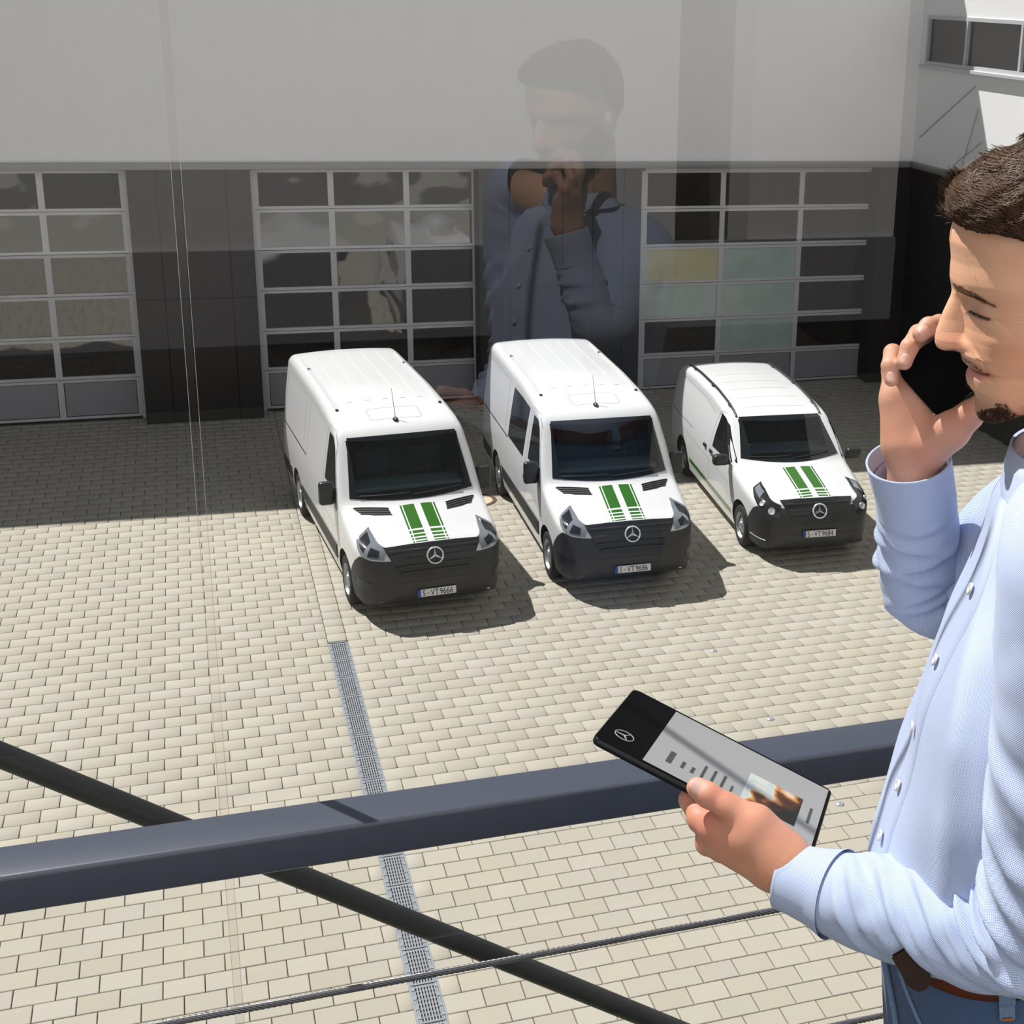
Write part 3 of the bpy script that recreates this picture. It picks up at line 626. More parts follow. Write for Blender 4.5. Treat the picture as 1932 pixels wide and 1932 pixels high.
def vito(label, loc, rz, txt):
    root = empty('delivery_van', (loc[0], loc[1], 0), math.radians(rz)); tag(root, label, 'van', 'white vans parked in the courtyard')
    S = VIT; full = van_body(S); mb = mesh_of(full); P = Patch(bvh_of(mb)); mb.m = [1 if (sum(mb.v[i][2] for i in f) / len(f) < .33 and mb.v[f[0]][1] < 1.0) else 0 for f in mb.f]; body = mb.build('van_body', [M['paint'], M['rimdark']], root, smooth=45)
    cut_wheels(body, S)
    cabin(P, root, S, (.80, 1.225), (.665, 1.70), .06)
    for s, md in ((-1, 'left'), (1, 'right')):
        P.build('side_window', M['sidewin'], root, md, [(1.42, 1.16), (1.9, 1.12), (2.55, 1.10)], [(2.02, 1.60), (2.2, 1.66), (2.44, 1.68)], 12, 8, .004)
        P.build('green_side_stripe', M['green'], root, md, [(1.42, .34), (2.6, .36), (3.90, .40)], [(1.42, .43), (2.6, .45), (3.90, .48)], 20, 3, .002)
        seamline(P, root, md, [(2.66, .5), (2.66, 1.0), (2.62, 1.5), (2.5, 1.71), (2.2, 1.72)], .005)
        seamline(P, root, md, [(1.42, .5), (1.40, .9), (1.45, 1.12)], .005)
        seamline(P, root, md, [(3.75, 1.06), (4.5, 1.06), (5.1, 1.06)], .012, 'seam')
        seamline(P, root, md, [(2.75, 1.60), (3.4, 1.68), (4.8, 1.68), (5.02, 1.60), (5.08, 1.2)], .006)
        seamline(P, root, md, [(1.5, .80), (2.6, .84), (3.9, .88), (5.0, .92)], .005)
        for y in (2.5, 2.86): P.build('door_handle', M['gloss_black'], root, md, [(y, .985), (y + .12, .985)], [(y, 1.03), (y + .12, 1.03)], 5, 4, .03)
        mr_ = MB(); mr_.cbox((.98 if s > 0 else -1.22, 1.50, 1.10), (1.22 if s > 0 else -.98, 1.66, 1.27), .05, n=4)
        mo = mr_.build('door_mirror', M['gloss_black'], root, smooth=60)
        MB().tube([(s * .90, 1.58, 1.13), (s * 1.02, 1.58, 1.13)], .035, 10).build('mirror_arm', M['gloss_black'], mo, smooth=60)
        b_ = [(-s * math.radians(d), z) for d, z in ((29, .725), (38, .78), (47, .86), (61, 1.0))]
        t_ = [(-s * math.radians(d), z) for d, z in ((29.5, .895), (40, .955), (50, 1.01), (62.5, 1.055))]
        P.build('headlamp', M['lampdark'], root, 'cyl', b_, t_, 12, 6, .016)
        for d, z, r_ in ((35, .82, .05), (43, .89, .04)):
            q = P.pt('cyl', -s * math.radians(d), z, 0); MB().lathe([(0, .0), (r_ * .7, .004), (r_, .012), (r_ * 1.1, .0)], 16, q[0] + q[1] * .016, q[1]).build('lamp_lens', M['chrome'], root, smooth=50)
        P.build('lamp_insert', M['lamp'], root, 'cyl', [(-s * math.radians(d), z) for d, z in ((47, .93), (59, 1.0))], [(-s * math.radians(d), z) for d, z in ((48, .985), (60, 1.035))], 6, 4, .020)
    zt_ = [(-60, .56), (-56, .68), (-51, .80), (-46, .85), (-38, .82), (-29, .86), (0, .84), (29, .86), (38, .82), (46, .85), (51, .80), (56, .68), (60, .56)]
    P.build('front_bumper', M['plastic'], root, 'cyl', [(math.radians(d), .23) for d, _ in zt_], [(math.radians(d), z) for d, z in zt_], 60, 14, .012)
    P.build('front_grille', M['gloss_black'], root, 'front', [(-.40, .66), (-.2, .61), (0, .595), (.2, .61), (.40, .66)], [(-.56, .945), (-.3, .965), (0, .97), (.3, .965), (.56, .945)], 20, 10, .02)
    for z, x in ((.90, .50), (.82, .47), (.74, .43)):
        pts = [P.pt('front', xx, z + .012 * (1 - (xx / x) ** 2), 0) for xx in np.linspace(-x, x, 21)]
        MB().tube([q[0] + q[1] * .024 for q in pts if q], .016, 6).build('grille_bar', M['plastic'], root, smooth=60)
    q = P.pt('front', 0, .81, 0); c = q[0] + q[1] * .05
    em = MB(); up = Vector((0, .35, 1)).normalized(); star(em, c, .105, .013, (1, 0, 0), up); em.build('radiator_emblem', M['chrome'], root, smooth=40)
    for z, w_ in ((.46, .62),):
        P.build('lower_intake', M['gloss_black'], root, 'front', [(-w_ * .8, z - .06), (w_ * .8, z - .06)], [(-w_, z + .02), (w_, z + .02)], 14, 3, .018)
    for s in (-1, 1):
        pts = [P.pt('cyl', -s * math.radians(d), .36, 0) for d in np.linspace(38, 56, 6)]
        MB().tube([p[0] + p[1] * .016 for p in pts], .006, 6).build('fog_trim', M['chrome'], root, smooth=60)
    plate(root, -.035, .49, txt, -.06)
    stripes(P, root, .17, .44, 1.10)
    for s in (-1, 1):
        pts = [P.pt('top', s * (.70 + .0 * y), y, 0) for y in np.linspace(2.12, 4.95, 24)]
        tl = [p[0] + Vector((0, 0, .012 + .03 * math.sin(PI * k / 23) ** .35)) for k, p in enumerate(pts)]
        rr_ = MB().tube(tl, .018, 8).build('roof_rail', M['gloss_black'], root, smooth=60)
        for k in (3, 11, 20): MB().cbox(tuple(np.array(pts[k][0]) - (.02, .05, .01)), tuple(np.array(pts[k][0]) + (.02, .05, .03)), .006).build('rail_foot', M['gloss_black'], rr_)
    for y in (2.35, 2.75, 3.15, 3.6, 4.05): seamline(P, root, 'top', [(-.5, y), (0, y), (.5, y)], .005)
    for x0, x1 in ((-.66, -.02), (.0, .62)):
        pts = [P.pt('front', x, 1.245 + .04 * (x - x0), 0) for x in np.linspace(x0, x1, 8)]
        MB().tube([p[0] + p[1] * .018 for p in pts], .009, 6).build('wiper', M['gloss_black'], root)
    for y in (S['ft'], S['rt']):
        for s in (-1, 1): wheel(root, s * .82, y, S['R'], s)
    return root
sprinter('white panel van with green bonnet stripes and blank side, leftmost of the three', (2.75, 17.9), 5.2, '9666', False)
sprinter('white van with a dark rear side window and green bonnet stripes, middle of the three', (5.48, 18.02), -.5, '9686', True)
vito('smaller white van with black roof rails and a green side stripe', (8.51, 18.5), -3.7, '9684')
# ------------------------------------------------------------------ the man
AZ = math.radians(30); NV = np.array([math.sin(AZ), math.cos(AZ), 0]); UV_ = np.array([math.cos(AZ), -math.sin(AZ), 0]); D0 = 1.30
def mp(x, y, v=0.0):
    d = ray(x, y); return CAM + d * ((D0 + v - CAM @ NV) / (d @ NV))
def mq(x, y, v):            # mid-plane point pushed sideways
    return mp(x, y) + NV * v
from mathutils import noise as mnoise
def nz(p, s): return mnoise.noise(Vector((p[0] * s, p[1] * s, p[2] * s)))
def vcol_mat(name, rough, bump, bscale, spec=.5, sss=0):
    m = mat(name, (1, 1, 1, 1), rough, bump=bump, bscale=bscale, spec=spec); N = m.node_tree.nodes; L = m.node_tree.links
    a = N.new('ShaderNodeVertexColor'); a.layer_name = 'Col'; p = N['Principled BSDF']; L.new(a.outputs[0], p.inputs['Base Color'])
    if sss:
        p.inputs['Subsurface Weight'].default_value = sss; p.inputs['Subsurface Radius'].default_value = (.010, .004, .002); p.inputs['Subsurface Scale'].default_value = .5
    return m
M['skin'] = vcol_mat('skin', .46, .12, 900, .45, .12)
def set_cols(o, cols):
    a = o.data.color_attributes.new('Col', 'FLOAT_COLOR', 'POINT'); c = np.ones((len(o.data.vertices), 4), np.float32); c[:, :3] = cols; a.data.foreach_set('color', c.ravel())
SKIN = np.array(srgb(236, 182, 148)[:3])
def lerp(a, b, t): return a + (np.asarray(b) - a) * t[..., None]
man = empty('person', tuple(np.r_[(NV * D0)[:2] + UV_[:2] * .13, ZF])); tag(man, 'dark haired man in light blue shirt and jeans holding a phone and a tablet', 'person')
bpy.context.view_layer.update(); MINV = man.matrix_world.inverted()
def mbuild(mb, name, m, parent=None, smooth=180, cols=None):
    o = mb.build(name, m, parent or man, smooth=smooth)
    if parent is None or parent is man: o.matrix_parent_inverse = MINV
    if cols is not None: set_cols(o, cols)
    return o
# ---- head as two mirrored relief halves over the profile plane
prof = [(2010, 300), (1950, 330), (1880, 352), (1830, 378), (1806, 400), (1798.3, 413.8), (1792.8, 435.5), (1791, 451), (1793, 469), (1794, 485), (1792, 505), (1791.6, 521), (1793.5, 532), (1795, 540), (1795.5, 548), (1793, 558), (1786.6, 571), (1778.8, 588), (1772.6, 604), (1766.4, 621), (1763.3, 636), (1763.6, 645), (1766.5, 652.5), (1772, 657), (1782, 659), (1798, 659.6), (1809, 660.5), (1811.5, 664.5), (1813.6, 671), (1814.8, 677), (1818.5, 682), (1824.5, 686.8), (1829.5, 689.8), (1827, 693), (1823.6, 698), (1821.8, 705), (1822.5, 714), (1825, 723), (1830, 729.5), (1836, 736), (1839.5, 744), (1840, 754), (1838.5, 764), (1839.5, 775), (1844.5, 783.5), (1853, 789), (1866, 792.5), (1883, 793)]
basep = [(2010, 300), (1950, 330), (1880, 352), (1830, 378), (1806, 400), (1798.3, 413.8), (1792.8, 435.5), (1791, 451), (1793, 469), (1794, 485), (1792, 505), (1791.6, 521), (1794.5, 532), (1799, 540), (1806, 552), (1812, 570), (1816, 590), (1818, 610), (1817, 630), (1813, 650), (1810, 660), (1811.5, 664.5)]
backp = [(2050, 300), (2120, 330), (2180, 390), (2210, 460), (2205, 540), (2170, 610), (2120, 660), (2070, 700), (2020, 735), (1970, 762), (1930, 776), (1906, 785), (1884, 793)]
pa, ba, bk = np.array(prof), np.array(basep), np.array(backp)
def mono(a, y): return np.interp(y, a[:, 1], a[:, 0])
ysn = np.unique(np.concatenate([np.linspace(301, 540, 90), np.linspace(540, 792.6, 235)]))
NC = 150
tt = np.linspace(0, 1, NC) ** 2.1
fx = mono(pa, ysn); fx = np.convolve(np.pad(fx, 2, 'edge'), [.1, .2, .4, .2, .1], 'valid')
bx0 = np.where(ysn < 664.5, mono(ba, ysn), fx); bx0 = np.maximum(bx0, fx)
kx = mono(bk, ysn)
X = fx[:, None] + (kx - fx)[:, None] * tt[None]; Y = np.repeat(ysn[:, None], NC, 1)
PXM = 1 / 2060.
db = (X - bx0[:, None]) * PXM; Dl = np.maximum((kx - bx0) * PXM, 1e-4)[:, None]
# half width of the head per height
Wz = np.interp(ysn, [300, 320, 350, 400, 450, 520, 570, 620, 660, 700, 740, 765, 780, 790, 793], [.02, .045, .062, .074, .078, .077, .074, .072, .067, .060, .050, .040, .031, .016, .006])[:, None]
rise = np.interp(ysn, [300, 420, 520, 560, 600, 640, 690, 730, 760, 793], [.09, .085, .080, .085, .080, .080, .078, .070, .060, .05])[:, None]
s_ = np.clip(db / np.minimum(rise, Dl * .6), 0, 1); front_w = np.where(db > 0, (1 - (1 - s_) ** 2.3) ** .62, 0)
e_ = np.clip((Dl - db) / np.minimum(.07, Dl * .6), 0, 1); back_w = (1 - (1 - e_) ** 2) ** .5
wb_ = Wz * np.minimum(front_w, 1) * back_w
def G(cx, cy, sx, sy, rot=0):
    c, s = math.cos(rot), math.sin(rot); dx, dy = X - cx, Y - cy; a = (dx * c + dy * s) / sx; b = (-dx * s + dy * c) / sy; return np.exp(-(a * a + b * b) / 2)
# nose
dn = (X - fx[:, None]) * PXM
Wn = np.interp(ysn, [535, 550, 570, 600, 622, 638, 650, 657, 660, 662], [.004, .0095, .0105, .0115, .0135, .0165, .0175, .0150, .009, .0])[:, None]
Ln = np.interp(ysn, [535, 550, 580, 620, 645, 660], [.012, .013, .017, .022, .022, .018])[:, None]
wn_ = Wn * (1 - (1 - np.clip(dn / Ln, 0, 1)) ** 2) ** .5 * np.where(X < 1850, 1, 0)
wn_ += .0055 * G(1828, 643, 8.5, 9) * (dn > 0) - .004 * G(1800, 655, 9, 3) 
kk = .0035
W = np.log(np.exp(wb_ / kk) + np.exp(wn_ / kk) - 1) * kk
W = np.maximum(W, 0)
fade = np.clip(dn / .006, 0, 1)
W += fade * (-.0065 * G(1832, 556, 13, 14) + .0042 * G(1848, 566, 13, 8, .25) + .0018 * G(1852, 589, 15, 5, .2) - .0020 * G(1852, 578, 16, 2.2, .12) - .0012 * G(1842, 553, 22, 3, .2)
    + .0030 * G(1825, 536, 20, 6, .18) + .0045 * G(1880, 620, 28, 22) - .0022 * np.exp(-(((X - (1842 + (Y - 640) * .52)) / 5) ** 2)) * np.clip((Y - 630) / 15, 0, 1) * np.clip((705 - Y) / 15, 0, 1)
    + .0015 * G(1848, 700, 16, 7) + .0012 * G(1840, 681, 14, 5) - .0045 * G(1845, 690.2, 20, 2.0, -.03) - .0020 * G(1866, 688, 5, 5) - .002 * G(1850, 735, 14, 7)
    + .002 * G(1860, 775, 18, 12) - .003 * G(1930, 690, 30, 40) - .002 * G(1930, 480, 40, 30))
for k in range(7):    # crow's feet
    a = -.35 + k * .16; tx, ty = X - 1876, Y - 578; along = tx * math.cos(a) + ty * math.sin(a); acr = -tx * math.sin(a) + ty * math.cos(a)
    W -= fade * .0006 * np.exp(-(acr / 1.6) ** 2) * np.clip(along / 8, 0, 1) * np.clip((58 - along) / 25, 0, 1)
W = np.maximum(W, 0); W[:, 0] = 0; W[:, -1] = 0
HB = np.array([[mp(x, y) for x, y in zip(r, q)] for r, q in zip(X[:, ::1], Y)])
near_, far_ = HB - NV * W[..., None], HB + NV * W[..., None]
col = np.broadcast_to(SKIN, X.shape + (3,)).copy()
C_ = lambda r, g, b: np.array(srgb(r, g, b)[:3])
nzv = np.array([[nz((x * .02, y * .02, 0), 1) + .5 * nz((x * .07, y * .07, 3), 1) for x in r[::5]] for r, y in zip(X, ysn)]); nzv = np.repeat(nzv, 5, 1)[:, :NC]
col *= (1 + .05 * nzv)[..., None]
col = lerp(col, C_(205, 128, 100), .5 * G(1795, 640, 22, 14)); col = lerp(col, C_(208, 138, 108), .45 * G(1890, 640, 40, 30)); col = lerp(col, C_(222, 172, 140), .5 * G(1830, 470, 40, 40))
stub = np.clip(G(1860, 770, 36, 20) * 1.4, 0, 1) * .35 + .42 * np.exp(-((Y - 671 - (X - 1812) * .16) / 6.5) ** 2) * np.clip((1868 - X) / 12, 0, 1) * np.clip((X - 1808) / 5, 0, 1) + .22 * np.clip((X - 1880) / 50, 0, 1) * np.clip((Y - 690) / 60, 0, 1)
col = lerp(col, C_(104, 72, 56), np.clip(stub, 0, .8))
lipu = np.exp(-((Y - 683.5 - (X - 1820) * .06) / 4.0) ** 2) * np.clip((1866 - X) / 10, 0, 1) * (X > 1812); lipl = np.exp(-((Y - 701 + (X - 1824) * .22) / 7.5) ** 2) * np.clip((1862 - X) / 12, 0, 1)
col = lerp(col, C_(196, 112, 104), .75 * np.clip(lipu, 0, 1)); col = lerp(col, C_(214, 140, 136), .8 * np.clip(lipl, 0, 1))
col = lerp(col, C_(90, 40, 34), .85 * np.exp(-((Y - 690.4 - (X - 1832) * .0) / 1.7) ** 2) * np.clip((1869 - X) / 5, 0, 1) * (X > 1829)); col = lerp(col, C_(70, 30, 24), .85 * G(1797, 656, 9, 2.4))
col = lerp(col, C_(150, 92, 74), .55 * G(1850, 577.5, 16, 2.0, .1)); col = lerp(col, C_(196, 142, 128), .5 * G(1845, 565, 14, 7)); col = lerp(col, C_(140, 96, 72), .35 * G(1838, 541, 26, 4.5, .2)); col = lerp(col, C_(176, 116, 88), .4 * G(1822, 556, 6, 8))
hb = MB(); hb.grid(near_); hb.grid(far_, flip=True)
# neck and ear belong to the same body mesh
ncx = np.array([(2066, 640), (2064, 700), (2060, 760), (2056, 830), (2054, 900), (2052, 960)]); P_ = []
for x, y in ncx:
    c = mp(x, y); P_.append([c + .057 * math.cos(t) * UV_ + .056 * math.sin(t) * NV for t in np.linspace(0, 2 * PI, 25)[:-1]])
hb.grid(P_, closeu=True)
for s in (-1, 1):
    P_ = []
    for i in range(7):
        a = i / 6 * PI; P_.append([mp(2035 + 24 * math.sin(a) * math.cos(t) + 4, 560 - 42 * math.cos(a) + 6 * math.sin(a)) + NV * s * (.076 + .012 * math.sin(t) * math.sin(a)) for t in np.linspace(0, 2 * PI, 13)[:-1]])
    hb.grid(P_, closeu=True)
allc = np.concatenate([col.reshape(-1, 3), col.reshape(-1, 3), np.broadcast_to(SKIN, (len(hb.v) - 2 * X.size, 3))])
# ---- hands by a small distance field mesher
def sdf_mesh(caps, h=.0017, k=.006):
    pts = np.array([c[i] for c in caps for i in (0, 2)]); rmax = max(max(c[1], c[3]) for c in caps)
    lo = pts.min(0) - rmax - .012; n = np.ceil((pts.max(0) + rmax + .012 - lo) / h).astype(int) + 1
    g = np.stack(np.meshgrid(*[lo[i] + h * np.arange(n[i]) for i in range(3)], indexing='ij'), -1).astype(np.float32); D = None
    for cp in caps:
        a, ra, b, rb = cp[:4]; kq = cp[4] if len(cp) > 4 else k
        a = np.asarray(a, np.float32); b = np.asarray(b, np.float32); ab = b - a; L2 = max(float(ab @ ab), 1e-9)
        t = np.clip(((g - a) @ ab) / L2, 0, 1); d = np.sqrt((((g - a) - t[..., None] * ab) ** 2).sum(-1)) - (ra + (rb - ra) * t)
        if D is None: D = d
        else:
            hh = np.clip(.5 + .5 * (D - d) / kq, 0, 1); D = D * (1 - hh) + d * hh - kq * hh * (1 - hh)
    S = D < 0; idx = -np.ones(tuple(n - 1), np.int64)
    cs = sum(S[i:n[0] - 1 + i, j:n[1] - 1 + j, l:n[2] - 1 + l].astype(int) for i in (0, 1) for j in (0, 1) for l in (0, 1)); act = (cs > 0) & (cs < 8)
    cells = np.argwhere(act); idx[act] = np.arange(len(cells)); acc = np.zeros((len(cells), 3)); cnt = np.zeros(len(cells))
    cor = [(i, j, l) for i in (0, 1) for j in (0, 1) for l in (0, 1)]
    for a in cor:
        for ax in range(3):
            if a[ax]: continue
            b = list(a); b[ax] = 1
            da = D[cells[:, 0] + a[0], cells[:, 1] + a[1], cells[:, 2] + a[2]]; db_ = D[cells[:, 0] + b[0], cells[:, 1] + b[1], cells[:, 2] + b[2]]
            m_ = (da < 0) != (db_ < 0); t = np.where(m_, da / np.where(m_, da - db_, 1), 0); p = np.array(a, float)[None] + np.zeros((len(cells), 3)); p[:, ax] += t; acc[m_] += p[m_]; cnt[m_] += 1
    V = lo + h * (cells + acc / cnt[:, None]); F = []
    for ax in range(3):
        o1, o2 = (ax + 1) % 3, (ax + 2) % 3; sl0 = [slice(None)] * 3; sl1 = [slice(None)] * 3; sl0[ax] = slice(0, -1); sl1[ax] = slice(1, None)
        ch = np.argwhere(S[tuple(sl0)] != S[tuple(sl1)])
        for c in ch:
            if c[o1] < 1 or c[o2] < 1 or c[o1] >= idx.shape[o1] or c[o2] >= idx.shape[o2] or c[ax] >= idx.shape[ax]: continue
            q = []
            for u, w__ in ((-1, -1), (0, -1), (0, 0), (-1, 0)):
                z = c.copy(); z[o1] += u; z[o2] += w__; q.append(idx[tuple(z)])
            if min(q) < 0: continue
            F.append(tuple(q) if S[tuple(c)] else tuple(q[::-1]))
    return V, F
# tablet plane
tTL, tTR, tBL = np.array([.4387, 1.4263, 7.3453]), np.array([.6317, 1.2942, 7.2573]), np.array([.3509, 1.2783, 7.3742])
tu, tv = (tTR - tTL), (tBL - tTL); LU, LV = np.linalg.norm(tu), np.linalg.norm(tv); tu /= LU; tv /= LV; tn = np.cross(tv, tu); tn /= np.linalg.norm(tn)
if tn[2] < 0: tn = -tn
def tp(x, y, off=0.):       # pixel onto the tablet plane, lifted along its normal
    d = ray(x, y); return CAM + d * (((tTL + tn * off) - CAM) @ tn / (d @ tn))
def tk(x, y, off, depth=0.):
    p = tp(x, y, off); r = ray(x, y); return p + r / np.linalg.norm(r) * depth
pl = lambda x, y, v: mp(x, y, v)
# left hand round the near long edge of the tablet
def hv(x, y, v): return mp(x, y, v)
thumb = [(hv(1476, 1606, -.062), .020), (hv(1425, 1553, -.058), .0175), (hv(1372, 1521, -.055), .0125), (hv(1336, 1500, -.052), .0118), (hv(1315, 1486, -.050), .0105)]
caps = [(a[0], a[1], b[0], b[1]) for a, b in zip(thumb[:-1], thumb[1:])]
caps += [(hv(1520, 1662, -.075), .0265, hv(1470, 1636, -.066), .0255, .012), (hv(1480, 1625, -.066), .026, hv(1425, 1580, -.058), .025, .012), (hv(1445, 1632, -.060), .021, hv(1380, 1596, -.050), .020, .012), (hv(1400, 1574, -.054), .022, hv(1350, 1560, -.045), .018, .01)]
caps += [(hv(1352, 1560, -.045), .0155, hv(1322, 1545, -.035), .0125), (hv(1322, 1548, -.035), .0125, hv(1302, 1508, -.012), .0108), (hv(1302, 1510, -.012), .0105, hv(1312, 1472, .022), .0095)]
caps += [(hv(1362, 1590, -.046), .0155, hv(1336, 1590, -.036), .0122), (hv(1336, 1590, -.036), .0122, hv(1330, 1560, -.005), .0108), (hv(1330, 1560, -.005), .0105, hv(1345, 1520, .03), .0095)]
caps += [(hv(1390, 1606, -.046), .014, hv(1362, 1604, -.034), .0115), (hv(1362, 1604, -.034), .0115, hv(1368, 1580, .0), .010), (hv(1368, 1580, .0), .010, hv(1385, 1548, .03), .009)]
caps += [(hv(1415, 1622, -.050), .0135, hv(1395, 1616, -.034), .0108), (hv(1395, 1616, -.034), .0108, hv(1402, 1600, .0), .0095), (hv(1402, 1600, .0), .0095, hv(1420, 1575, .022), .0085)]
V1, F1 = sdf_mesh(caps)
def hand_cols(V, spots, nails, base=C_(222, 160, 132)):
    c = np.broadcast_to(base, V.shape).copy(); n = np.array([nz(p, 60) + .5 * nz(p, 180) for p in V]); c *= (1 + .07 * n)[:, None]
    for p, r, cc, am in spots: c = lerp(c, cc, am * np.exp(-((V - p) ** 2).sum(1) / (2 * r * r)))
    for p, ax, l, w_ in nails:
        d = V - p; a = d @ ax; b = np.sqrt(np.maximum((d * d).sum(1) - a * a, 0)); m_ = np.clip(1.6 - np.sqrt((a / l) ** 2 + (b / w_) ** 2) * 1.2, 0, 1); c = lerp(c, C_(232, 190, 178), m_ * .8)
    return c
RED = C_(204, 122, 104)
tax = (thumb[4][0] - thumb[3][0]); tax /= np.linalg.norm(tax)
nl = thumb[4][0] * .8 + thumb[3][0] * .2 + np.array([-.2, -.55, .8]) * .0095
c1 = hand_cols(V1, [(hv(1340, 1560, -.055), .02, RED, .6), (hv(1352, 1503, -.06), .009, RED, .5), (hv(1440, 1520, -.08), .02, RED, .4), (hv(1300, 1500, -.03), .012, RED, .4), (hv(1500, 1640, -.09), .03, C_(206, 140, 104), .5)], [(nl, tax, .0095, .0075)])
# right hand with the phone behind the chin
r3 = [(hv(1690, 745, .118), .012), (hv(1683, 700, .128), .0105), (hv(1684, 666, .108), .0088), (hv(1679, 690, .082), .0083), (hv(1682, 716, .076), .0072)]
r2 = [(hv(1712, 735, .120), .0125), (hv(1722, 672, .128), .0105), (hv(1733, 630, .110), .0093), (hv(1716, 655, .083), .0088), (hv(1706, 683, .076), .0080)]
r1 = [(hv(1738, 722, .120), .0125), (hv(1762, 655, .128), .0105), (hv(1772, 612, .110), .0095), (hv(1752, 616, .083), .0090), (hv(1737, 630, .076), .0082)]
caps = []
for r in (r1, r2, r3): caps += [(a[0], a[1], b[0], b[1], .003) for a, b in zip(r[:-1], r[1:])]
caps += [(hv(1722, 915, .112), .0265, hv(1728, 862, .108), .0275, .012), (hv(1712, 838, .106), .024, hv(1700, 745, .116), .017, .014), (hv(1742, 830, .106), .022, hv(1735, 730, .118), .015, .014), (hv(1700, 830, .104), .018, hv(1688, 760, .112), .013, .012)]
caps += [(hv(1752, 845, .098), .0205, hv(1792, 812, .090), .020, .009), (hv(1792, 812, .090), .0185, hv(1828, 784, .086), .0145, .006), (hv(1828, 784, .086), .0135, hv(1856, 758, .083), .0105, .004)]
V2, F2 = sdf_mesh(caps)
ax2 = lambda r: (r[4][0] - r[3][0]) / np.linalg.norm(r[4][0] - r[3][0])
nail2 = [(r[4][0] * .85 + r[3][0] * .15 - NV * .0075 + np.array([0, 0, .002]), ax2(r), .0062, .0050) for r in (r1, r2, r3)]
c2 = hand_cols(V2, [(r[2][0], .008, RED, .5) for r in (r1, r2, r3)] + [(hv(1810, 800, .07), .015, RED, .3), (hv(1700, 800, .09), .02, C_(218, 150, 122), .5), (hv(1735, 855, .08), .012, RED, .35)], nail2, C_(222, 168, 142))
bodymb = hb; n0 = len(bodymb.v)
# limbs and trunk under the clothes join head and hands into one figure
bodymb2 = MB()
bodymb2.tube([mp(1722, 915, .112), mp(1733, 1000, .134), mp(1745, 1105, .165), mp(1800, 1110, .172), mp(1900, 1020, .16), mp(1990, 985, .12), mp(2056, 950, .0)], [.026, .029, .033, .036, .040, .045, .05], 14)
bodymb2.tube([mp(1515, 1662, -.075), mp(1650, 1705, -.108), mp(1880, 1748, -.165), mp(1985, 1680, -.2), mp(2035, 1300, -.205), mp(2046, 1010, -.17), mp(2056, 950, 0)], [.026, .033, .038, .042, .045, .046, .05], 14)
bodymb2.tube([mp(2056, 940), mp(2050, 1000), mp(2030, 1150), mp(1960, 1400), mp(1890, 1700), mp(1885, 1850), mp(1890, 2050)], [.055, .09, .105, .11, .11, .11, .10], 24)
bodymb.add(V1, F1); bodymb.add(V2, F2); bodymb.add(bodymb2.v, bodymb2.f)
body_o = mbuild(bodymb, 'body', M['skin'], cols=np.concatenate([allc, c1, c2, np.broadcast_to(SKIN, (len(bodymb2.v), 3))]))
M['nail'] = mat('fingernail', srgb(238, 190, 176), .28, spec=.6)
def nail(p0, p1, f, r, l, w_):
    p = p0 * (1 - f) + p1 * f; cd_ = CAM - p; ax_ = p1 - p0; ax_ /= np.linalg.norm(ax_); n_ = cd_ - ax_ * (cd_ @ ax_); n_ /= np.linalg.norm(n_); b_ = np.cross(n_, ax_); P_ = []
    for rr_ in np.linspace(1, 0, 6):
        row = []
        for t in np.linspace(0, 2 * PI, 21)[:-1]:
            a_ = l * rr_ * abs(math.cos(t)) ** .75 * np.sign(math.cos(t)); bb = w_ * rr_ * abs(math.sin(t)) ** .8 * np.sign(math.sin(t)); row.append(p + ax_ * a_ + b_ * bb + n_ * (math.sqrt(max(0, r * r - bb * bb)) + (.0006 if rr_ < 1 else -.0004)))
        P_.append(row)
    return mbuild(MB().grid(P_, closeu=True), 'fingernail', M['nail'], body_o)
nail(thumb[3][0], thumb[4][0], .95, .0108, .0085, .0068)
for r in (r1, r2, r3): nail(r[3][0], r[4][0], .92, r[4][1] * 1.03, .0058, .0046)
# ---- hair
M['hair'] = mat('brown_hair', srgb(78, 54, 36), .5, island=.45, spec=.35)
M['hairbase'] = mat('hair_mass', srgb(34, 23, 16), .8, noise=.2, nscale=300)
M['brow'] = mat('brow_hair', srgb(112, 78, 54), .6, island=.5, spec=.2)
M['lash'] = mat('eyelash', srgb(40, 28, 22), .6)
M['beard'] = mat('beard_hair', srgb(66, 45, 31), .55, island=.5, spec=.3)
Wi = lambda x, y: float(W[min(np.searchsorted(ysn, y), len(ysn) - 1), min(int(round(((max(0., min(1., (x - fx[min(np.searchsorted(ysn, y), len(ysn) - 1)]) / max(1, (kx - fx)[min(np.searchsorted(ysn, y), len(ysn) - 1)])))) ** (1 / 2.1)) * (NC - 1))), NC - 1)])
hfront = np.array([(2090, 236), (2000, 240), (1950, 256), (1932, 263), (1905, 276), (1880, 286), (1858, 294), (1842, 300), (1835, 309), (1830, 318), (1815, 330), (1803, 340), (1794, 350), (1788, 362), (1784.5, 374), (1783.5, 386), (1786, 398), (1793, 408), (1802, 414)])
hback = np.array([(2110, 236), (2170, 270), (2215, 340), (2232, 420), (2225, 500), (2190, 580), (2150, 640)])
hy = np.linspace(238, 640, 90)
hb2 = MB(); HN = []
hf_ = mono(hfront[np.argsort(hfront[:, 1])], np.minimum(hy, 414)); hl = np.interp(hy, [414, 420, 424, 440, 470, 500, 520, 560, 640], [1802, 1812, 1840, 1918, 1934, 1950, 1985, 2075, 2100])
hf_ = np.where(hy > 414, hl, hf_); hk_ = mono(hback, hy)
rows_n, rows_f = [], []
lowe = np.interp
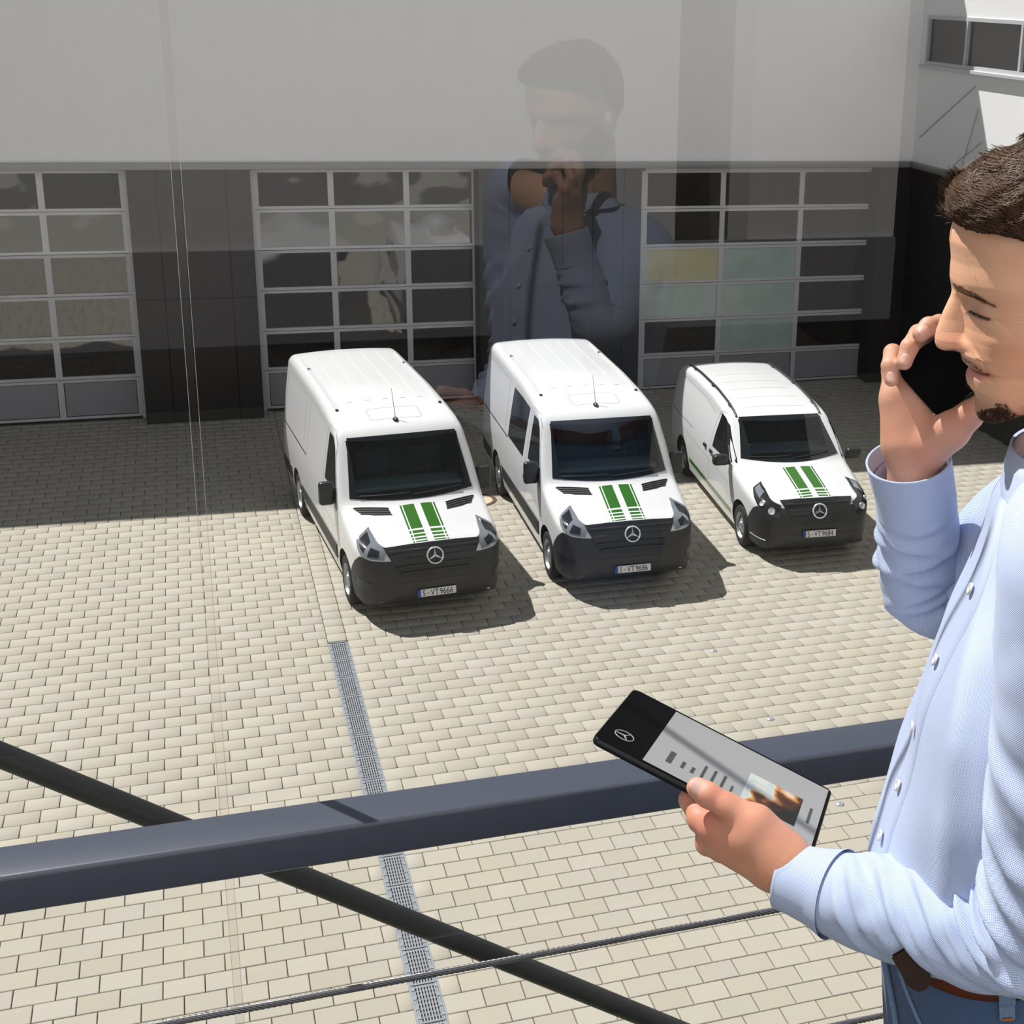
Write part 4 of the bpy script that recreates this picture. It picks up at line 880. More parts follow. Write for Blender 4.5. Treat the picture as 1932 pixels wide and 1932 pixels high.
def hair_bottom(x): return np.interp(x, [1797, 1812, 1840, 1862, 1885, 1905, 1915, 1925, 1935], [412, 417, 423, 423, 413, 402, 420, 450, 480])
for y, f0, k0 in zip(hy, hf_, hk_):
    t = np.linspace(0, 1, 70) ** 1.6; xs = f0 + (k0 - f0) * t; rn, rf = [], []
    for x in xs:
        d1 = (x - f0) * PXM; d2 = (k0 - x) * PXM; Wm = np.interp(y, [236, 250, 280, 320, 360, 400, 640], [.012, .035, .058, .074, .082, .086, .086])
        ww_ = Wm * (1 - (1 - min(1, d1 / .08)) ** 2.2) ** .55 * (1 - (1 - min(1, d2 / .08)) ** 2) ** .5 if d1 > 0 else 0
        bulge = .003 * math.sin(x * .13 + y * .05) * math.sin(y * .11 - x * .03) * min(1, d1 / .01)
        c = mp(x, y); rn.append(c - NV * max(0, ww_ + bulge)); rf.append(c + NV * max(0, ww_))
    rows_n.append(rn); rows_f.append(rf)
HNr = np.array(rows_n)
hb2.grid(rows_n); hb2.grid(rows_f, flip=True)
hair = mbuild(hb2, 'hair', M['hairbase'])
def hw(x, y):
    i = min(max(int(round((y - 238) / (640 - 238) * 89)), 0), 89); f0, k0 = hf_[i], hk_[i]; t = min(1, max(0, (x - f0) / (k0 - f0))) ** (1 / 1.6); j = int(round(t * 69)); c = mp(x, y)
    return float(-((HNr[i, j] - mp(f0 + (k0 - f0) * (j / 69) ** 1.6, hy[i])) @ NV))
def strand(mb, pts, r0, r1, n=3):
    k = len(pts); mb.tube(pts, [r0 + (r1 - r0) * (i / (k - 1)) ** 1.5 for i in range(k)], n, cap=False)
st = MB(); R_ = random.Random(3)
def inside_h(x, y):
    i = (y - 238) / (640 - 238) * 89
    if i < 0 or i > 89: return False
    i = int(i); return x > hf_[i] - 2 and y < hair_bottom(min(x, 1935)) + 2 if x < 1935 else True
cnt_ = 0
while cnt_ < 6500:
    x, y = R_.uniform(1786, 2010), R_.uniform(245, 470)
    if not inside_h(x, y): continue
    cnt_ += 1; L_ = R_.uniform(35, 95); n = 8
    # flow: swept towards the front, curling down at the fringe, lifting at the crown
    ph = 3.2 * nz((x * .012, y * .012, 0), 1) + R_.gauss(0, .12); pts = []; px, py = x, y; a = PI + .25 + .55 * ph * .5 + (-.45 if y < 320 else .05) + (.35 if x < 1815 else 0); lift = R_.uniform(0, .003); curl = R_.gauss(.0, .05) + .05 * math.sin(x * .06 + y * .04)
    for i in range(n):
        off = hw(px, py) + .001 + lift * math.sin(PI * i / (n - 1) * .8) + .0022 * math.sin(i * 1.15 + ph * 3)
        pts.append(mp(px, py) - NV * off); px += math.cos(a) * L_ / n; py -= -math.sin(a) * L_ / n * -1 if False else -math.sin(a) * L_ / n; a += curl + .30 * math.sin(i * 1.15 + ph * 2.5)
        if not inside_h(px, py) and i > 2:
            break
    if len(pts) > 2: strand(st, pts, R_.uniform(.00035, .0008), .00015)
# fly-away hairs along the outline
for k in range(70):
    t = R_.random() * (len(hfront) - 2) + 1; i = int(t); p = hfront[i] + (hfront[min(i + 1, len(hfront) - 1)] - hfront[i]) * (t - i)
    px, py = p + np.array([4, 3]); a = PI + R_.gauss(.3 if py > 340 else -.6, .6); pts = []; v = R_.gauss(0, .02)
    for i in range(6): pts.append(mp(px, py) - NV * v); px += math.cos(a) * 2.2; py -= math.sin(a) * 2.2; a += R_.gauss(.12, .1)
    strand(st, pts, .0003, .0001)
tag(mbuild(st, 'hair_strands', M['hair'], hair), kind='stuff')
bd = MB()
def tuft(n, poly, L0, L1, ang, sp, r, lift=.002):
    k = 0; P2 = np.array(poly, float)
    while k < n:
        i = R_.randrange(len(P2)); j = R_.randrange(len(P2)); l = R_.randrange(len(P2)); u, v = R_.random(), R_.random()
        if u + v > 1: u, v = 1 - u, 1 - v
        q = P2[i] + (P2[j] - P2[i]) * u + (P2[l] - P2[i]) * v; k += 1; a = math.radians(ang + R_.gauss(0, sp)); L_ = R_.uniform(L0, L1); pts = []
        for s in range(4):
            x, y = q[0] + math.cos(a) * L_ * s / 3, q[1] + math.sin(a) * L_ * s / 3; x0 = max(x, fx[min(np.searchsorted(ysn, min(y, 792)), len(ysn) - 1)])
            pts.append(mp(x, y) - NV * (Wi(x0, min(y, 792)) + .0003 + lift * s / 3))
        strand(bd, pts, r, r * .4)
tuft(1000, [(1843, 772), (1852, 760), (1870, 752), (1886, 745), (1900, 752), (1910, 766), (1905, 780), (1885, 788), (1862, 790), (1848, 784)], 5, 11, 75, 28, .00020)
tuft(260, [(1878, 740), (1895, 738), (1912, 760), (1932, 768), (1905, 782)], 3, 6, 80, 30, .0002)
tuft(160, [(1825, 722), (1832, 728), (1838, 736), (1830, 722)], 4, 7, 115, 20, .0002)
tuft(150, [(1812, 664), (1830, 668), (1855, 678), (1866, 690), (1848, 680), (1822, 674)], 2, 5, 70, 25, .00010, .0008)
brow = mbuild(bd, 'beard', M['beard']); tag(brow, kind='stuff')
bd = MB()
tuft(650, [(1797, 528), (1806, 535), (1820, 540), (1840, 543), (1862, 548), (1880, 554), (1840, 533), (1812, 526), (1800, 538)], 5, 9, 10, 26, .00011, .0010)
tag(mbuild(bd, 'eyebrow', M['brow']), kind='stuff'); bd = MB()
for k in range(34):
    t = k / 33; x, y = 1832 + 36 * t, 573.5 + 4 * t; pts = []
    for s in range(4): pts.append(mp(x - s * (3.5 * (1 - t) + .6), y + s * 1.5 + .2 * s * s * (1 - t)) - NV * (Wi(x, y) + .0008 + .0016 * s / 3))
    strand(bd, pts, .00032, .0001)
tag(mbuild(bd, 'eyelashes', M['lash']), kind='stuff')
# ---- cloth
def cloth(name, ca, cb, pitch=.0021, amount=1.0):
    m = bpy.data.materials.new(name); m.use_nodes = True; N = m.node_tree.nodes; L = m.node_tree.links; p = N['Principled BSDF']; p.inputs['Roughness'].default_value = .85; p.inputs['Specular IOR Level'].default_value = .2
    p.inputs['Sheen Weight'].default_value = .15
    uv = N.new('ShaderNodeUVMap'); sp = N.new('ShaderNodeSeparateXYZ'); L.new(uv.outputs[0], sp.inputs[0]); sn = []
    for k in (0, 1):
        ml = N.new('ShaderNodeMath'); ml.operation = 'MULTIPLY'; ml.inputs[1].default_value = 2 * PI / pitch; L.new(sp.outputs[k], ml.inputs[0])
        s = N.new('ShaderNodeMath'); s.operation = 'SINE'; L.new(ml.outputs[0], s.inputs[0]); sn.append(s)
    pr = N.new('ShaderNodeMath'); pr.operation = 'MULTIPLY'; L.new(sn[0].outputs[0], pr.inputs[0]); L.new(sn[1].outputs[0], pr.inputs[1])
    mr = N.new('ShaderNodeMapRange'); mr.inputs[1].default_value = -.7; mr.inputs[2].default_value = .7; L.new(pr.outputs[0], mr.inputs[0])
    mx = N.new('ShaderNodeMix'); mx.data_type = 'RGBA'; L.new(mr.outputs[0], mx.inputs[0]); mx.inputs[6].default_value = ca; mx.inputs[7].default_value = cb; L.new(mx.outputs[2], p.inputs['Base Color'])
    b = N.new('ShaderNodeBump'); b.inputs['Strength'].default_value = .25 * amount; b.inputs['Distance'].default_value = .0008; L.new(mr.outputs[0], b.inputs['Height']); L.new(b.outputs[0], p.inputs['Normal'])
    return m
M['shirt'] = cloth('blue_oxford_cloth', srgb(138, 163, 216), srgb(224, 231, 246))
M['shirt_in'] = mat('shirt_inside', srgb(120, 126, 170), .9)
M['jeans'] = cloth('blue_denim', srgb(38, 58, 92), srgb(96, 122, 158), .0016, 1.5)
M['denim_edge'] = mat('denim_edge', srgb(112, 134, 164), .9, noise=.2, nscale=400)
M['leather'] = mat('brown_belt_leather', srgb(92, 40, 18), .5, noise=.15, nscale=60, bump=.05, bscale=300)
M['darkleather'] = mat('dark_leather', srgb(58, 40, 34), .45, noise=.1, nscale=60)
M['button'] = mat('pearl_button', srgb(226, 226, 224), .25)
M['thread'] = mat('orange_stitch', srgb(190, 110, 50), .8)
def cgrid(name, P, m, parent=None, uvm=None, close=True, thick=0):
    P = np.asarray(P, float); a, b = P.shape[:2]; mb = MB().grid(P, closeu=close); o = mbuild(mb, name, m, parent); me = o.data
    du = np.r_[0, np.cumsum(np.linalg.norm(np.diff(P[:, b // 3], axis=0), axis=1))]; cl = np.concatenate([P, P[:, :1]], 1) if close else P; dv = np.r_[0, np.cumsum(np.linalg.norm(np.diff(cl[a // 2], axis=0), axis=1))]
    ul = me.uv_layers.new(name='UVMap'); lv = np.zeros(len(me.loops), int); me.loops.foreach_get('vertex_index', lv); uvs = np.zeros((len(lv), 2), np.float32)
    ii, jj = lv // b, lv % b; uvs[:, 0] = du[ii]; uvs[:, 1] = dv[jj]
    if close:   # fix the wrap column
        for p in me.polygons:
            ls = list(p.loop_indices); js = [jj[l] for l in ls]
            if max(js) == b - 1 and min(js) == 0:
                for l in ls:
                    if jj[l] == 0: uvs[l, 1] = dv[b]
    ul.data.foreach_set('uv', uvs.ravel()); return o
def catmull(pts, n):
    p = np.array(pts, float); k = len(p); d = np.r_[0, np.cumsum(np.maximum(np.linalg.norm(np.diff(p[:, :3], axis=0), axis=1), 1e-6))]; t = np.linspace(0, d[-1], n); out = []
    m = np.gradient(p, d, axis=0)
    for x in t:
        i = min(max(np.searchsorted(d, x) - 1, 0), k - 2); h = d[i + 1] - d[i]; s = (x - d[i]) / h
        out.append((2 * s ** 3 - 3 * s * s + 1) * p[i] + (s ** 3 - 2 * s * s + s) * h * m[i] + (-2 * s ** 3 + 3 * s * s) * p[i + 1] + (s ** 3 - s * s) * h * m[i + 1])
    return np.array(out)
def tube_grid(path, n, nth, disp=None, ref=None):
    """path rows: x y z r (and optional flattening); returns grid with wrinkles"""
    q = catmull(path, n); P = []; prev = ref
    for i in range(n):
        t = q[min(i + 1, n - 1), :3] - q[max(i - 1, 0), :3]; t /= np.linalg.norm(t)
        u = prev - t * (prev @ t); u /= np.linalg.norm(u); prev = u; w_ = np.cross(t, u); row = []
        for j in range(nth):
            th = 2 * PI * j / nth; r = q[i, 3] + (disp(i / (n - 1), th) if disp else 0); row.append(q[i, :3] + r * (math.cos(th) * u + math.sin(th) * w_))
        P.append(row)
    return np.array(P)
def ridges(spec):
    """spec: (s0, slope, th0, thw, width, amp)"""
    def f(s, th):
        d = 0
        for s0, sl, t0, tw, wd, am in spec:
            dt = (th - t0 + PI) % (2 * PI) - PI; x = (s - s0 - sl * dt - .35 * sl * abs(dt) * dt) / wd
            d += am * (math.exp(-x * x) - .55 * math.exp(-((x - 1.5) ** 2))) * math.exp(-(dt / tw) ** 2)
        return d
    return f
# torso
lev = [(893, 1906, 2100, .060), (905, 1897, 2125, .080), (922, 1884, 2165, .115), (945, 1872, 2200, .150), (975, 1862, 2230, .180), (1010, 1851, 2250, .198), (1060, 1832, 2262, .208), (1150, 1787, 2256, .212), (1260, 1742, 2240, .210), (1360, 1713, 2215, .205), (1450, 1683, 2185, .198), (1530, 1660, 2155, .190), (1575, 1647, 2135, .184), (1610, 1640, 2122, .180), (1632, 1645, 2110, .177), (1655, 1655, 2100, .172)]
rows = []
for py, f0, b0, hw_ in lev: A, B = mp(f0, py), mp(b0, py); rows.append(np.r_[(A + B) / 2, np.linalg.norm(A - B) / 2, hw_])
q = catmull(rows, 110); Pt = []
tdir = (mp(1640, 1500) - mp(2140, 1500)); tdir /= np.linalg.norm(tdir)
for i, r in enumerate(q):
    row = []
    for th in np.linspace(0, 2 * PI, 121)[:-1]:
        c, s = math.cos(th), math.sin(th); ex = .9; x_ = abs(c) ** ex * np.sign(c); y_ = abs(s) ** ex * np.sign(s); sfr = i / 109
        wr = .0035 * math.sin(sfr * 9 + th * 3 + 1.2 * math.sin(th * 2)) * math.exp(-((sfr - .55) / .35) ** 2) + .006 * math.exp(-((th - 5.6 + (sfr - .3) * .9) / .10) ** 2) * np.clip((sfr - .25) * 5, 0, 1) * np.clip((.95 - sfr) * 5, 0, 1) - .005 * math.exp(-((th - 5.25 + (sfr - .3) * 1.2) / .12) ** 2) * np.clip((sfr - .3) * 5, 0, 1)
        wr += .003 * nz((sfr * 4, th * 1.5, 2), 1.6)
        row.append(r[:3] + tdir * ((r[3] + wr) * x_) + NV * ((r[4] + wr) * y_))
    Pt.append(row)
shirt = cgrid('shirt', Pt, M['shirt'])
Pt = np.array(Pt)
# placket strip and buttons on the chest
def torso_pt(sfr, th, off):
    i = sfr * 109; i0 = int(min(i, 108)); a = i - i0; j = (th % (2 * PI)) / (2 * PI) * 120; j0 = int(j) % 120; b = j - int(j)
    g = lambda ii, jj: Pt[ii, jj % 120]
    p = (g(i0, j0) * (1 - a) + g(i0 + 1, j0) * a) * (1 - b) + (g(i0, j0 + 1) * (1 - a) + g(i0 + 1, j0 + 1) * a) * b; nrm = np.cross(g(i0 + 1, j0) - g(i0, j0), g(i0, j0 + 1) - g(i0, j0)); nrm /= np.linalg.norm(nrm) + 1e-9
    cc = q[i0, :3]; nrm = nrm if nrm @ (p - cc) > 0 else -nrm; return p + nrm * off, nrm
PLT = -.30
cgrid('placket', [[torso_pt(s, PLT + d, .0018 if abs(d) < .12 else .0)[0] for d in (-.13, -.115, -.06, 0, .06, .115, .13)] for s in np.linspace(.03, .99, 60)], M['shirt'], shirt, close=False)
for s in (.20, .36, .52, .67, .80):
    p, n = torso_pt(s, PLT, .004); MB_ = MB().lathe([(0, .0012), (.003, .0012), (.0038, .0022), (.0055, .002), (.0058, 0)], 16, p, n); mbuild(MB_, 'button', M['button'], shirt)
# collar: stand plus leaf
cc = [mp(2000, 868), mp(1998, 900)]
def ring(py, f0, b0, hw_, n=60, lift=None):
    A, B = mp(f0, py), mp(b0, py); c = (A + B) / 2; d = A - B; L_ = np.linalg.norm(d) / 2; d = d / np.linalg.norm(d); return [c + d * L_ * math.cos(t) + NV * hw_ * math.sin(t) + (np.array([0, 0, lift(t)]) if lift else 0) for t in np.linspace(0, 2 * PI, n + 1)[:-1]]
cgrid('collar', [ring(842, 1911, 2085, .066), ring(862, 1906, 2090, .068), ring(900, 1898, 2104, .078)], M['shirt'], shirt)
leaf = lambda t: -.0 - .018 * math.exp(-((abs((t + PI) % (2 * PI) - PI) - .35) / .28) ** 2)
cgrid('collar_leaf', [ring(840, 1910, 2086, .067), ring(838, 1905, 2092, .072), ring(868, 1896, 2108, .084), ring(893, 1888, 2120, .094, lift=leaf)], M['shirt'], shirt)
# right (far) sleeve: cuff, forearm up to the phone, upper arm behind the chest
fs = [(1722, 893, .112, .0395), (1729, 940, .120, .040), (1732, 990, .132, .0415), (1733, 1040, .146, .043), (1738, 1085, .160, .0445), (1752, 1118, .170, .047), (1790, 1118, .175, .051), (1850, 1075, .172, .056), (1930, 1010, .158, .064), (1985, 985, .135, .066)]
path = [np.r_[mp(x, y, v), r] for x, y, v, r in fs]
wr_f = ridges([(.13, .015, 3.0, 1.0, .016, .0035), (.19, -.025, 3.4, 1.2, .016, .0050), (.25, .030, 2.9, 1.3, .018, .0060), (.31, -.020, 3.3, 1.2, .018, .0060), (.37, .035, 2.8, 1.2, .018, .0060), (.43, .02, 3.2, 1.1, .016, .006), (.22, .02, 4.4, .9, .02, .005), (.33, .02, 4.6, .9, .02, .005), (.29, .02, 1.4, .9, .02, .005), (.5, .02, 3.0, 1.2, .018, .004)])
Pf = tube_grid(path, 90, 64, lambda s, th: wr_f(s, th) + .0018 * nz((s * 9, math.cos(th) * 1.2, math.sin(th) * 1.2), 1.5), ref=NV)
fsl = cgrid('sleeve', Pf, M['shirt'], shirt)
def cuff(name, path, n, flare, ref, parent):
    g = tube_grid(path, n, 64, flare, ref); gi = tube_grid([np.r_[p[:3], p[3] - .0022] for p in path], n, 64, flare, ref); o = cgrid(name, np.concatenate([gi[::-1], g]), M['shirt'], parent); return o
cuff('cuff', [np.r_[mp(x, y, v), r] for x, y, v, r in ((1720, 866, .108, .0395), (1722, 890, .112, .0405), (1727, 930, .118, .0410), (1730, 962, .124, .0415))], 22,
     lambda s, th: (1 - s) ** 2 * .007 * (.5 - .5 * math.sin(th + .4)), NV, shirt)
# left (near) sleeve
ns = [(1490, 1655, -.070, .033), (1540, 1672, -.080, .036), (1590, 1690, -.092, .041), (1650, 1705, -.108, .046), (1720, 1720, -.125, .049), (1800, 1736, -.145, .052), (1880, 1748, -.165, .055), (1950, 1738, -.185, .060), (1995, 1660, -.200, .064), (2010, 1540, -.208, .065), (2030, 1380, -.210, .067), (2045, 1200, -.205, .070), (2050, 1050, -.190, .070), (2045, 975, -.150, .062)]
path = [np.r_[mp(x, y, v), r] for x, y, v, r in ns]
wr_n = ridges([(.125, .030, 1.2, .9, .010, .0060), (.155, .035, 1.0, 1.0, .011, .0075), (.188, .040, 1.3, 1.1, .011, .0085), (.222, .045, 1.1, 1.2, .012, .0095), (.257, .045, 1.3, 1.2, .012, .0095), (.292, .05, 1.2, 1.2, .012, .0090), (.327, .05, 1.4, 1.2, .012, .0095), (.362, .04, 1.3, 1.2, .012, .0100), (.40, .0, 1.5, 1.2, .012, .0110), (.44, -.03, 1.5, 1.0, .013, .0080), (.49, -.05, 1.6, 1.0, .016, .006), (.56, -.05, 1.5, 1.0, .018, .006), (.65, -.05, 1.4, 1.0, .02, .005), (.2, .03, 4.4, 1.2, .02, .003)])
Pn = tube_grid(path, 150, 84, lambda s, th: (wr_n(s, th) + .0020 * nz((s * 14, math.cos(th) * 1.3, math.sin(th) * 1.3), 1.5)) * min(1, max(0, (s - .085) / .05)), ref=np.array([0, 0, 1.]))
nsl = cgrid('sleeve', Pn, M['shirt'], shirt)
cuff('cuff', [np.r_[mp(x, y, v), r] for x, y, v, r in ((1478, 1650, -.068, .0325), (1510, 1661, -.073, .0345), (1550, 1675, -.081, .0385), (1580, 1686, -.088, .0440))], 22, lambda s, th: .0006 * math.sin(3 * th), np.array([0, 0, 1.]), shirt)
# trousers, belt, legs, shoes
jl = [(1618, 1646, 2108, .178), (1700, 1655, 2106, .183), (1790, 1664, 2104, .188), (1860, 1667, 2106, .191), (1930, 1670, 2112, .193), (2040, 1676, 2122, .194), (2160, 1690, 2128, .188)]
rows = []
for py, f0, b0, hw_ in jl: A, B = mp(f0, py), mp(b0, py); rows.append(np.r_[(A + B) / 2, np.linalg.norm(A - B) / 2, hw_])
qj = catmull(rows, 40); Pj = [[r[:3] + tdir * (r[3] * math.cos(t)) + NV * (r[4] * math.sin(t)) for t in np.linspace(0, 2 * PI, 91)[:-1]] for r in qj]
jeans = cgrid('jeans', Pj, M['jeans'])
Pj = np.array(Pj)
hipc = qj[-1, :3]
for s in (-1, 1):
    top = hipc + NV * s * .085 + np.array([0, 0, .06]); kn = np.array([hipc[0] + s * NV[0] * .09, hipc[1] + s * NV[1] * .09, ZF + .50]) + tdir * .03; an = np.array([hipc[0] + s * NV[0] * .1, hipc[1] + s * NV[1] * .1, ZF + .10])
    cgrid('trouser_leg', tube_grid([np.r_[top, .105], np.r_[(top + kn) / 2, .092], np.r_[kn, .075], np.r_[(kn + an) / 2, .068], np.r_[an, .062], np.r_[an - [0, 0, .055], .064]], 40, 32, None, NV), M['jeans'], jeans)
    sh = MB(); P2 = []
    for i, tt_ in enumerate(np.linspace(-.10, .19, 14)):
        wdt = .046 * math.sqrt(max(.02, 1 - ((tt_ - .045) / .16) ** 4)); hgt = np.interp(tt_, [-.1, -.05, .05, .15, .19], [.06, .085, .08, .045, .02]); c = np.array([an[0], an[1], ZF + .002]) + tdir * np.array([1, 1, 0]) * tt_
        P2.append([c + NV * wdt * math.cos(a) + np.array([0, 0, max(0, hgt * math.sin(a))]) for a in np.linspace(0, 2 * PI, 21)[:-1]])
    sh.grid(P2, closeu=True); mbuild(sh, 'shoe', M['darkleather'], man)
def jp(i, th, off):
    i = min(max(i, 0), 39); r = qj[int(i)]; r2 = qj[min(int(i) + 1, 39)]; a = i - int(i); r = r * (1 - a) + r2 * a; return r[:3] + tdir * ((r[3] + off) * math.cos(th)) + NV * ((r[4] + off) * math.sin(th))
ib = lambda py: np.interp(py, [1618, 2160], [0, 39])
zt_b = lambda t: 0
Pb = [[jp(ib(1622 + k * 42 / 5), t, .004 + .0015 * math.sin(PI * k / 5)) for t in np.linspace(0, 2 * PI, 121)[:-1]] for k in range(6)]
belt = cgrid('belt', [[jp(ib(1618), t, -.001) for t in np.linspace(0, 2 * PI, 121)[:-1]]] + Pb + [[jp(ib(1668), t, -.001) for t in np.linspace(0, 2 * PI, 121)[:-1]]], M['leather'])
# hanging belt end, belt loop, pocket edges
fl_ = MB(); n = 36; P2 = []
A0, A1 = np.array([1703, 1795.]), np.array([1745, 1868.])
for i in range(n):
    t = i / (n - 1); c = A0 + (A1 - A0) * t; d = (A1 - A0) / np.linalg.norm(A1 - A0); e = np.array([-d[1], d[0]]); w_ = 24 * (1 if t < .62 else math.sqrt(max(0.0, 1 - ((t - .62) / .385) ** 2)))
    P2.append([mp(*(c + e * w_ * s), -.186) for s in np.linspace(-1, 1, 9)])
P2 = np.array(P2); fl_.grid(P2); fl_.grid(P2 + NV * .004, flip=True); mbuild(fl_, 'belt_end', M['darkleather'], belt)
for t0 in (4.62, 1.2):
    lp = MB(); P2 = [[jp(ib(y), t0 + dt, .010 if 1621 < y < 1668 else .004) for dt in np.linspace(-.055, .055, 5)] for y in np.linspace(1619, 1692, 14)]; lp.grid(P2)
    P3 = [[jp(ib(y), t0 + dt, .0) for dt in np.linspace(-.055, .055, 5)] for y in np.linspace(1619, 1692, 14)]; lp.grid(P3, flip=True); lp.grid([[r[0] for r in P2], [r[0] for r in P3]]); lp.grid([[r[-1] for r in P2], [r[-1] for r in P3]])
    mbuild(lp, 'belt_loop', M['denim_edge'], jeans)
sti = MB(); sti.tube([jp(ib(1689), 4.62 + d, .006) for d in np.linspace(-.04, .04, 5)], .0012, 6)
sti.tube([jp(ib(y), 4.42, .001) for y in np.linspace(1672, 1850, 8)], .0009, 6); mbuild(sti, 'stitching', M['thread'], jeans)
pk = MB(); pts = [jp(ib(1650 + 220 * t), 5.80 - .10 * math.sin(PI * t) - .25 * t ** 2, .004) for t in np.linspace(0, 1, 14)]; pk.tube(pts, .0032, 8); pts = [jp(ib(1672 + 190 * t), 5.55 - .75 * t ** 1.2, .002) for t in np.linspace(0, 1, 14)]; pk.tube(pts, .002, 8); mbuild(pk, 'pocket_edge', M['denim_edge'], jeans)
# ------------------------------------------------------------------ tablet and phone
M['dev_black'] = mat('device_black', srgb(4, 4, 5), .5, spec=.06)
M['dev_edge'] = mat('device_edge', srgb(40, 41, 46), .3, metal=.6)
M['screen'] = mat('screen_grey', srgb(150, 150, 150), .4, emit=.12, spec=.2)
def rrect(w_, h_, r, n=6):
    p = []
    for cx_, cy_, a0 in ((w_ / 2 - r, h_ / 2 - r, 0), (-w_ / 2 + r, h_ / 2 - r, PI / 2), (-w_ / 2 + r, -h_ / 2 + r, PI), (w_ / 2 - r, -h_ / 2 + r, 1.5 * PI)):
        p += [(cx_ + r * math.cos(a0 + PI / 2 * k / n), cy_ + r * math.sin(a0 + PI / 2 * k / n)) for k in range(n + 1)]
    return p
def slab(w_, h_, r, t):
    mb = MB(); p = rrect(w_, h_, r); q_ = rrect(w_ - .002, h_ - .002, r - .001); n = len(p)
    mb.grid([[(x, y, -t) for x, y in q_], [(x, y, -t + .0015) for x, y in p], [(x, y, -.0012) for x, y in p], [(x, y, 0) for x, y in q_]], closeu=True); mb.f.append(tuple(range(n))[::-1]); mb.m.append(0); mb.f.append(tuple(range(3 * n, 4 * n))); mb.m.append(1); return mb
tab = empty('tablet', tuple(tTL + tu * LU / 2 + tv * LV / 2)); tag(tab, 'black tablet computer with a grey page on its screen held in the left hand', 'tablet')
tab.rotation_euler = Matrix(np.array([tu, np.cross(tn, tu), tn]).T.tolist()).to_euler()
slab(LU, LV, .009, .0075).build('case', [M['dev_edge'], M['dev_black']], tab, smooth=40)
def flat(x0, y0, x1, y1, z, m, name, n=1):
    return MB().add([(x0, y0, z), (x1, y0, z), (x1, y1, z), (x0, y1, z)], [(0, 1, 2, 3)]).build(name, m, tab, smooth=-1)
sx = -1 if np.cross(tn, tu) @ tv < 0 else 1      # +y local towards the near edge when sx=1
yy_ = lambda v: sx * v
hx, hy_ = LU / 2, LV / 2
def page():
    """display content: soft grey page, dark text bars and a photograph"""
    m = bpy.data.materials.new('display_page'); m.use_nodes = True; N = m.node_tree.nodes; L = m.node_tree.links; p = N['Principled BSDF']
    return m
flat(-hx * .56, -hy_ * .93, hx * .965, hy_ * .93, .0004, M['screen'], 'display')
M['text'] = mat('display_text', srgb(70, 70, 70), .4, emit=.03); M['ph_sky'] = mat('display_sky', srgb(168, 172, 172), .4, emit=.1); M['ph_skin'] = mat('display_tan', srgb(176, 120, 66), .4, emit=.06); M['ph_dark'] = mat('display_dark', srgb(26, 16, 12), .4); M['ph_br'] = mat('display_brown', srgb(96, 54, 22), .4, emit=.03)
for (a, b, c, d_) in ((-.40, .30, -.35, .66), (-.27, .42, -.24, .62), (-.18, .44, -.15, .62), (-.09, .22, -.065, .80), (0, .22, .025, .80), (.09, .22, .115, .82), (.18, .40, .2, .8), (.86, -.12, .885, .35)):
    y0, y1 = sorted((yy_(b * hy_), yy_(d_ * hy_))); flat(a * hx, y0, c * hx, y1, .0007, M['text'], 'text_line')
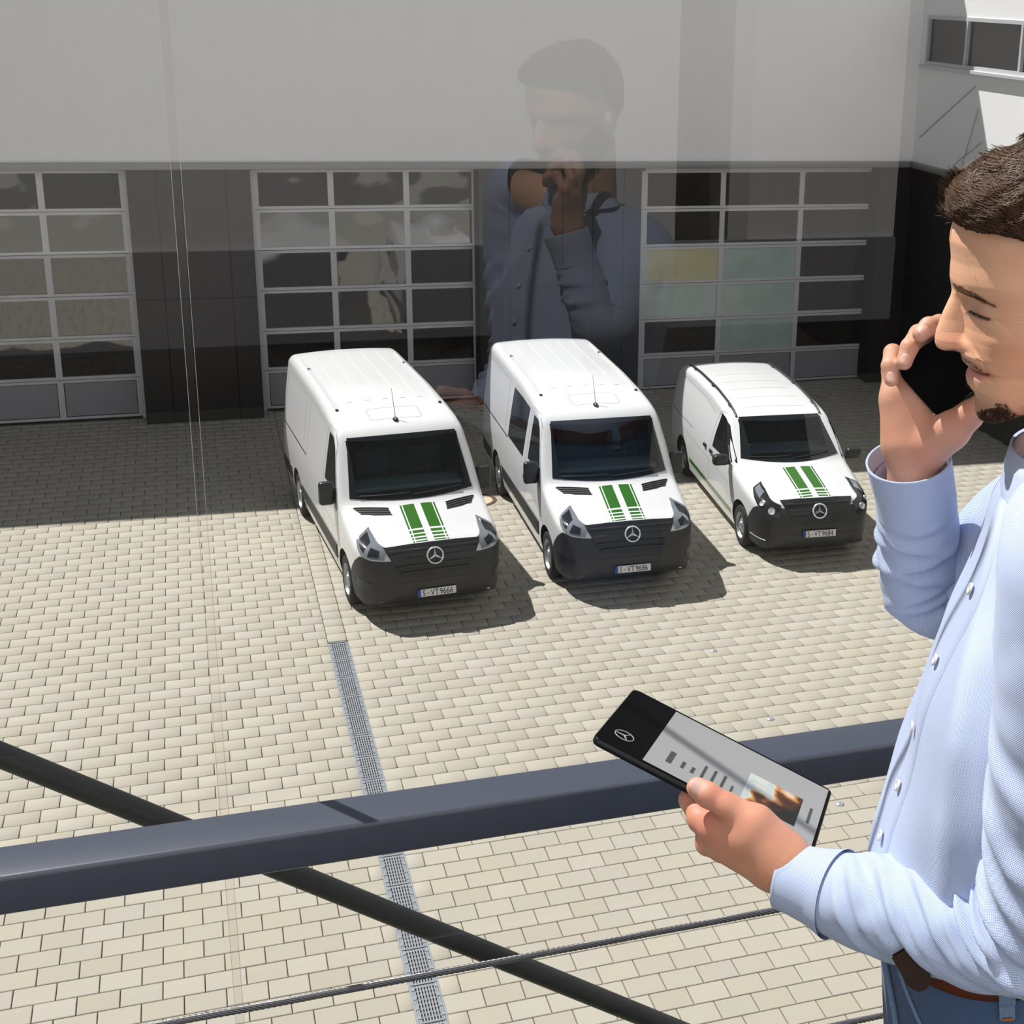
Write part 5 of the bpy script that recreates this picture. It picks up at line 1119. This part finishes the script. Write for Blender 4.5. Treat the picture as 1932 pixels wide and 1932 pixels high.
def picture_mat():
    m = bpy.data.materials.new('display_picture'); m.use_nodes = True; N = m.node_tree.nodes; L = m.node_tree.links; p = N['Principled BSDF']; p.inputs['Roughness'].default_value = .4
    tc = N.new('ShaderNodeTexCoord'); nn = N.new('ShaderNodeTexNoise'); nn.inputs['Scale'].default_value = 3.2; nn.inputs['Detail'].default_value = 1; sp = N.new('ShaderNodeSeparateXYZ'); L.new(tc.outputs['Generated'], nn.inputs['Vector']); L.new(tc.outputs['Generated'], sp.inputs[0])
    a = N.new('ShaderNodeMath'); a.operation = 'MULTIPLY_ADD'; a.inputs[1].default_value = .55; L.new(sp.outputs[0], a.inputs[0]); b = N.new('ShaderNodeMath'); b.operation = 'MULTIPLY'; b.inputs[1].default_value = .45 * sx; L.new(sp.outputs[1], b.inputs[0]); L.new(b.outputs[0], a.inputs[2])
    ad_ = N.new('ShaderNodeMath'); ad_.operation = 'MULTIPLY_ADD'; ad_.inputs[1].default_value = .7; L.new(nn.outputs[0], ad_.inputs[0]); L.new(a.outputs[0], ad_.inputs[2]); r = N.new('ShaderNodeValToRGB'); L.new(ad_.outputs[0], r.inputs[0])
    e = r.color_ramp.elements; o_ = 0 if sx > 0 else -.45; e[0].position = max(0, .50 + o_); e[0].color = srgb(196, 198, 190); e[1].position = min(1, 1.05 + o_); e[1].color = srgb(14, 8, 6)
    for pos, cc_ in ((.62, (172, 186, 186)), (.70, (206, 196, 176)), (.78, (188, 124, 60)), (.86, (84, 40, 16))): x = r.color_ramp.elements.new(min(1, max(0, pos + o_))); x.color = srgb(*cc_)
    L.new(r.outputs[0], p.inputs['Base Color']); L.new(r.outputs[0], p.inputs['Emission Color']); p.inputs['Emission Strength'].default_value = .08; return m
y0, y1 = sorted((yy_(-.25 * hy_), yy_(.62 * hy_))); flat(.28 * hx, y0, .78 * hx, y1, .0007, picture_mat(), 'picture')
em = MB(); em_c = (-.80 * hx, yy_(.55 * hy_), .0006); r_ = .0105
pts = [(em_c[0] + r_ * math.cos(2 * PI * k / 28), em_c[1] + r_ * math.sin(2 * PI * k / 28), em_c[2]) for k in range(29)]; em.tube(pts, .0006, 5, cap=False)
for k in range(3):
    a = k * 2 * PI / 3 + PI; em.tube([em_c, (em_c[0] + r_ * math.cos(a), em_c[1] + r_ * math.sin(a), em_c[2])], [.0010, .0004], 5)
em.build('screen_emblem', mat('emblem_grey', srgb(150, 150, 152), .4, emit=.15), tab)
# phone
pB, pL = mp(1772, 793, .086), mp(1689, 700, .092); p1 = pL - pB; WP = .074; p1n = p1 / np.linalg.norm(p1); pT = mp(1995, 625, .094) - pB; p2 = pT - p1n * (pT @ p1n); p2 /= np.linalg.norm(p2); p3 = np.cross(p1n, p2)
if p3 @ NV > 0: p3 = -p3
WP = np.linalg.norm(p1)
pho = empty('smartphone', tuple(pB + p1n * WP / 2 + p2 * .074)); tag(pho, 'black smartphone held to the far ear of the man', 'phone')
pho.rotation_euler = Matrix(np.array([np.cross(p2, p3), p2, p3]).T.tolist()).to_euler()
slab(WP, .148, .011, .008).build('case', [M['dev_edge'], M['dev_black']], pho, smooth=40)
MB().add([(-WP / 2 + .003, -.071, .0003), (WP / 2 - .003, -.071, .0003), (WP / 2 - .003, .071, .0003), (-WP / 2 + .003, .071, .0003)], [(0, 1, 2, 3)]).build('display', M['dev_black'], pho, smooth=-1)
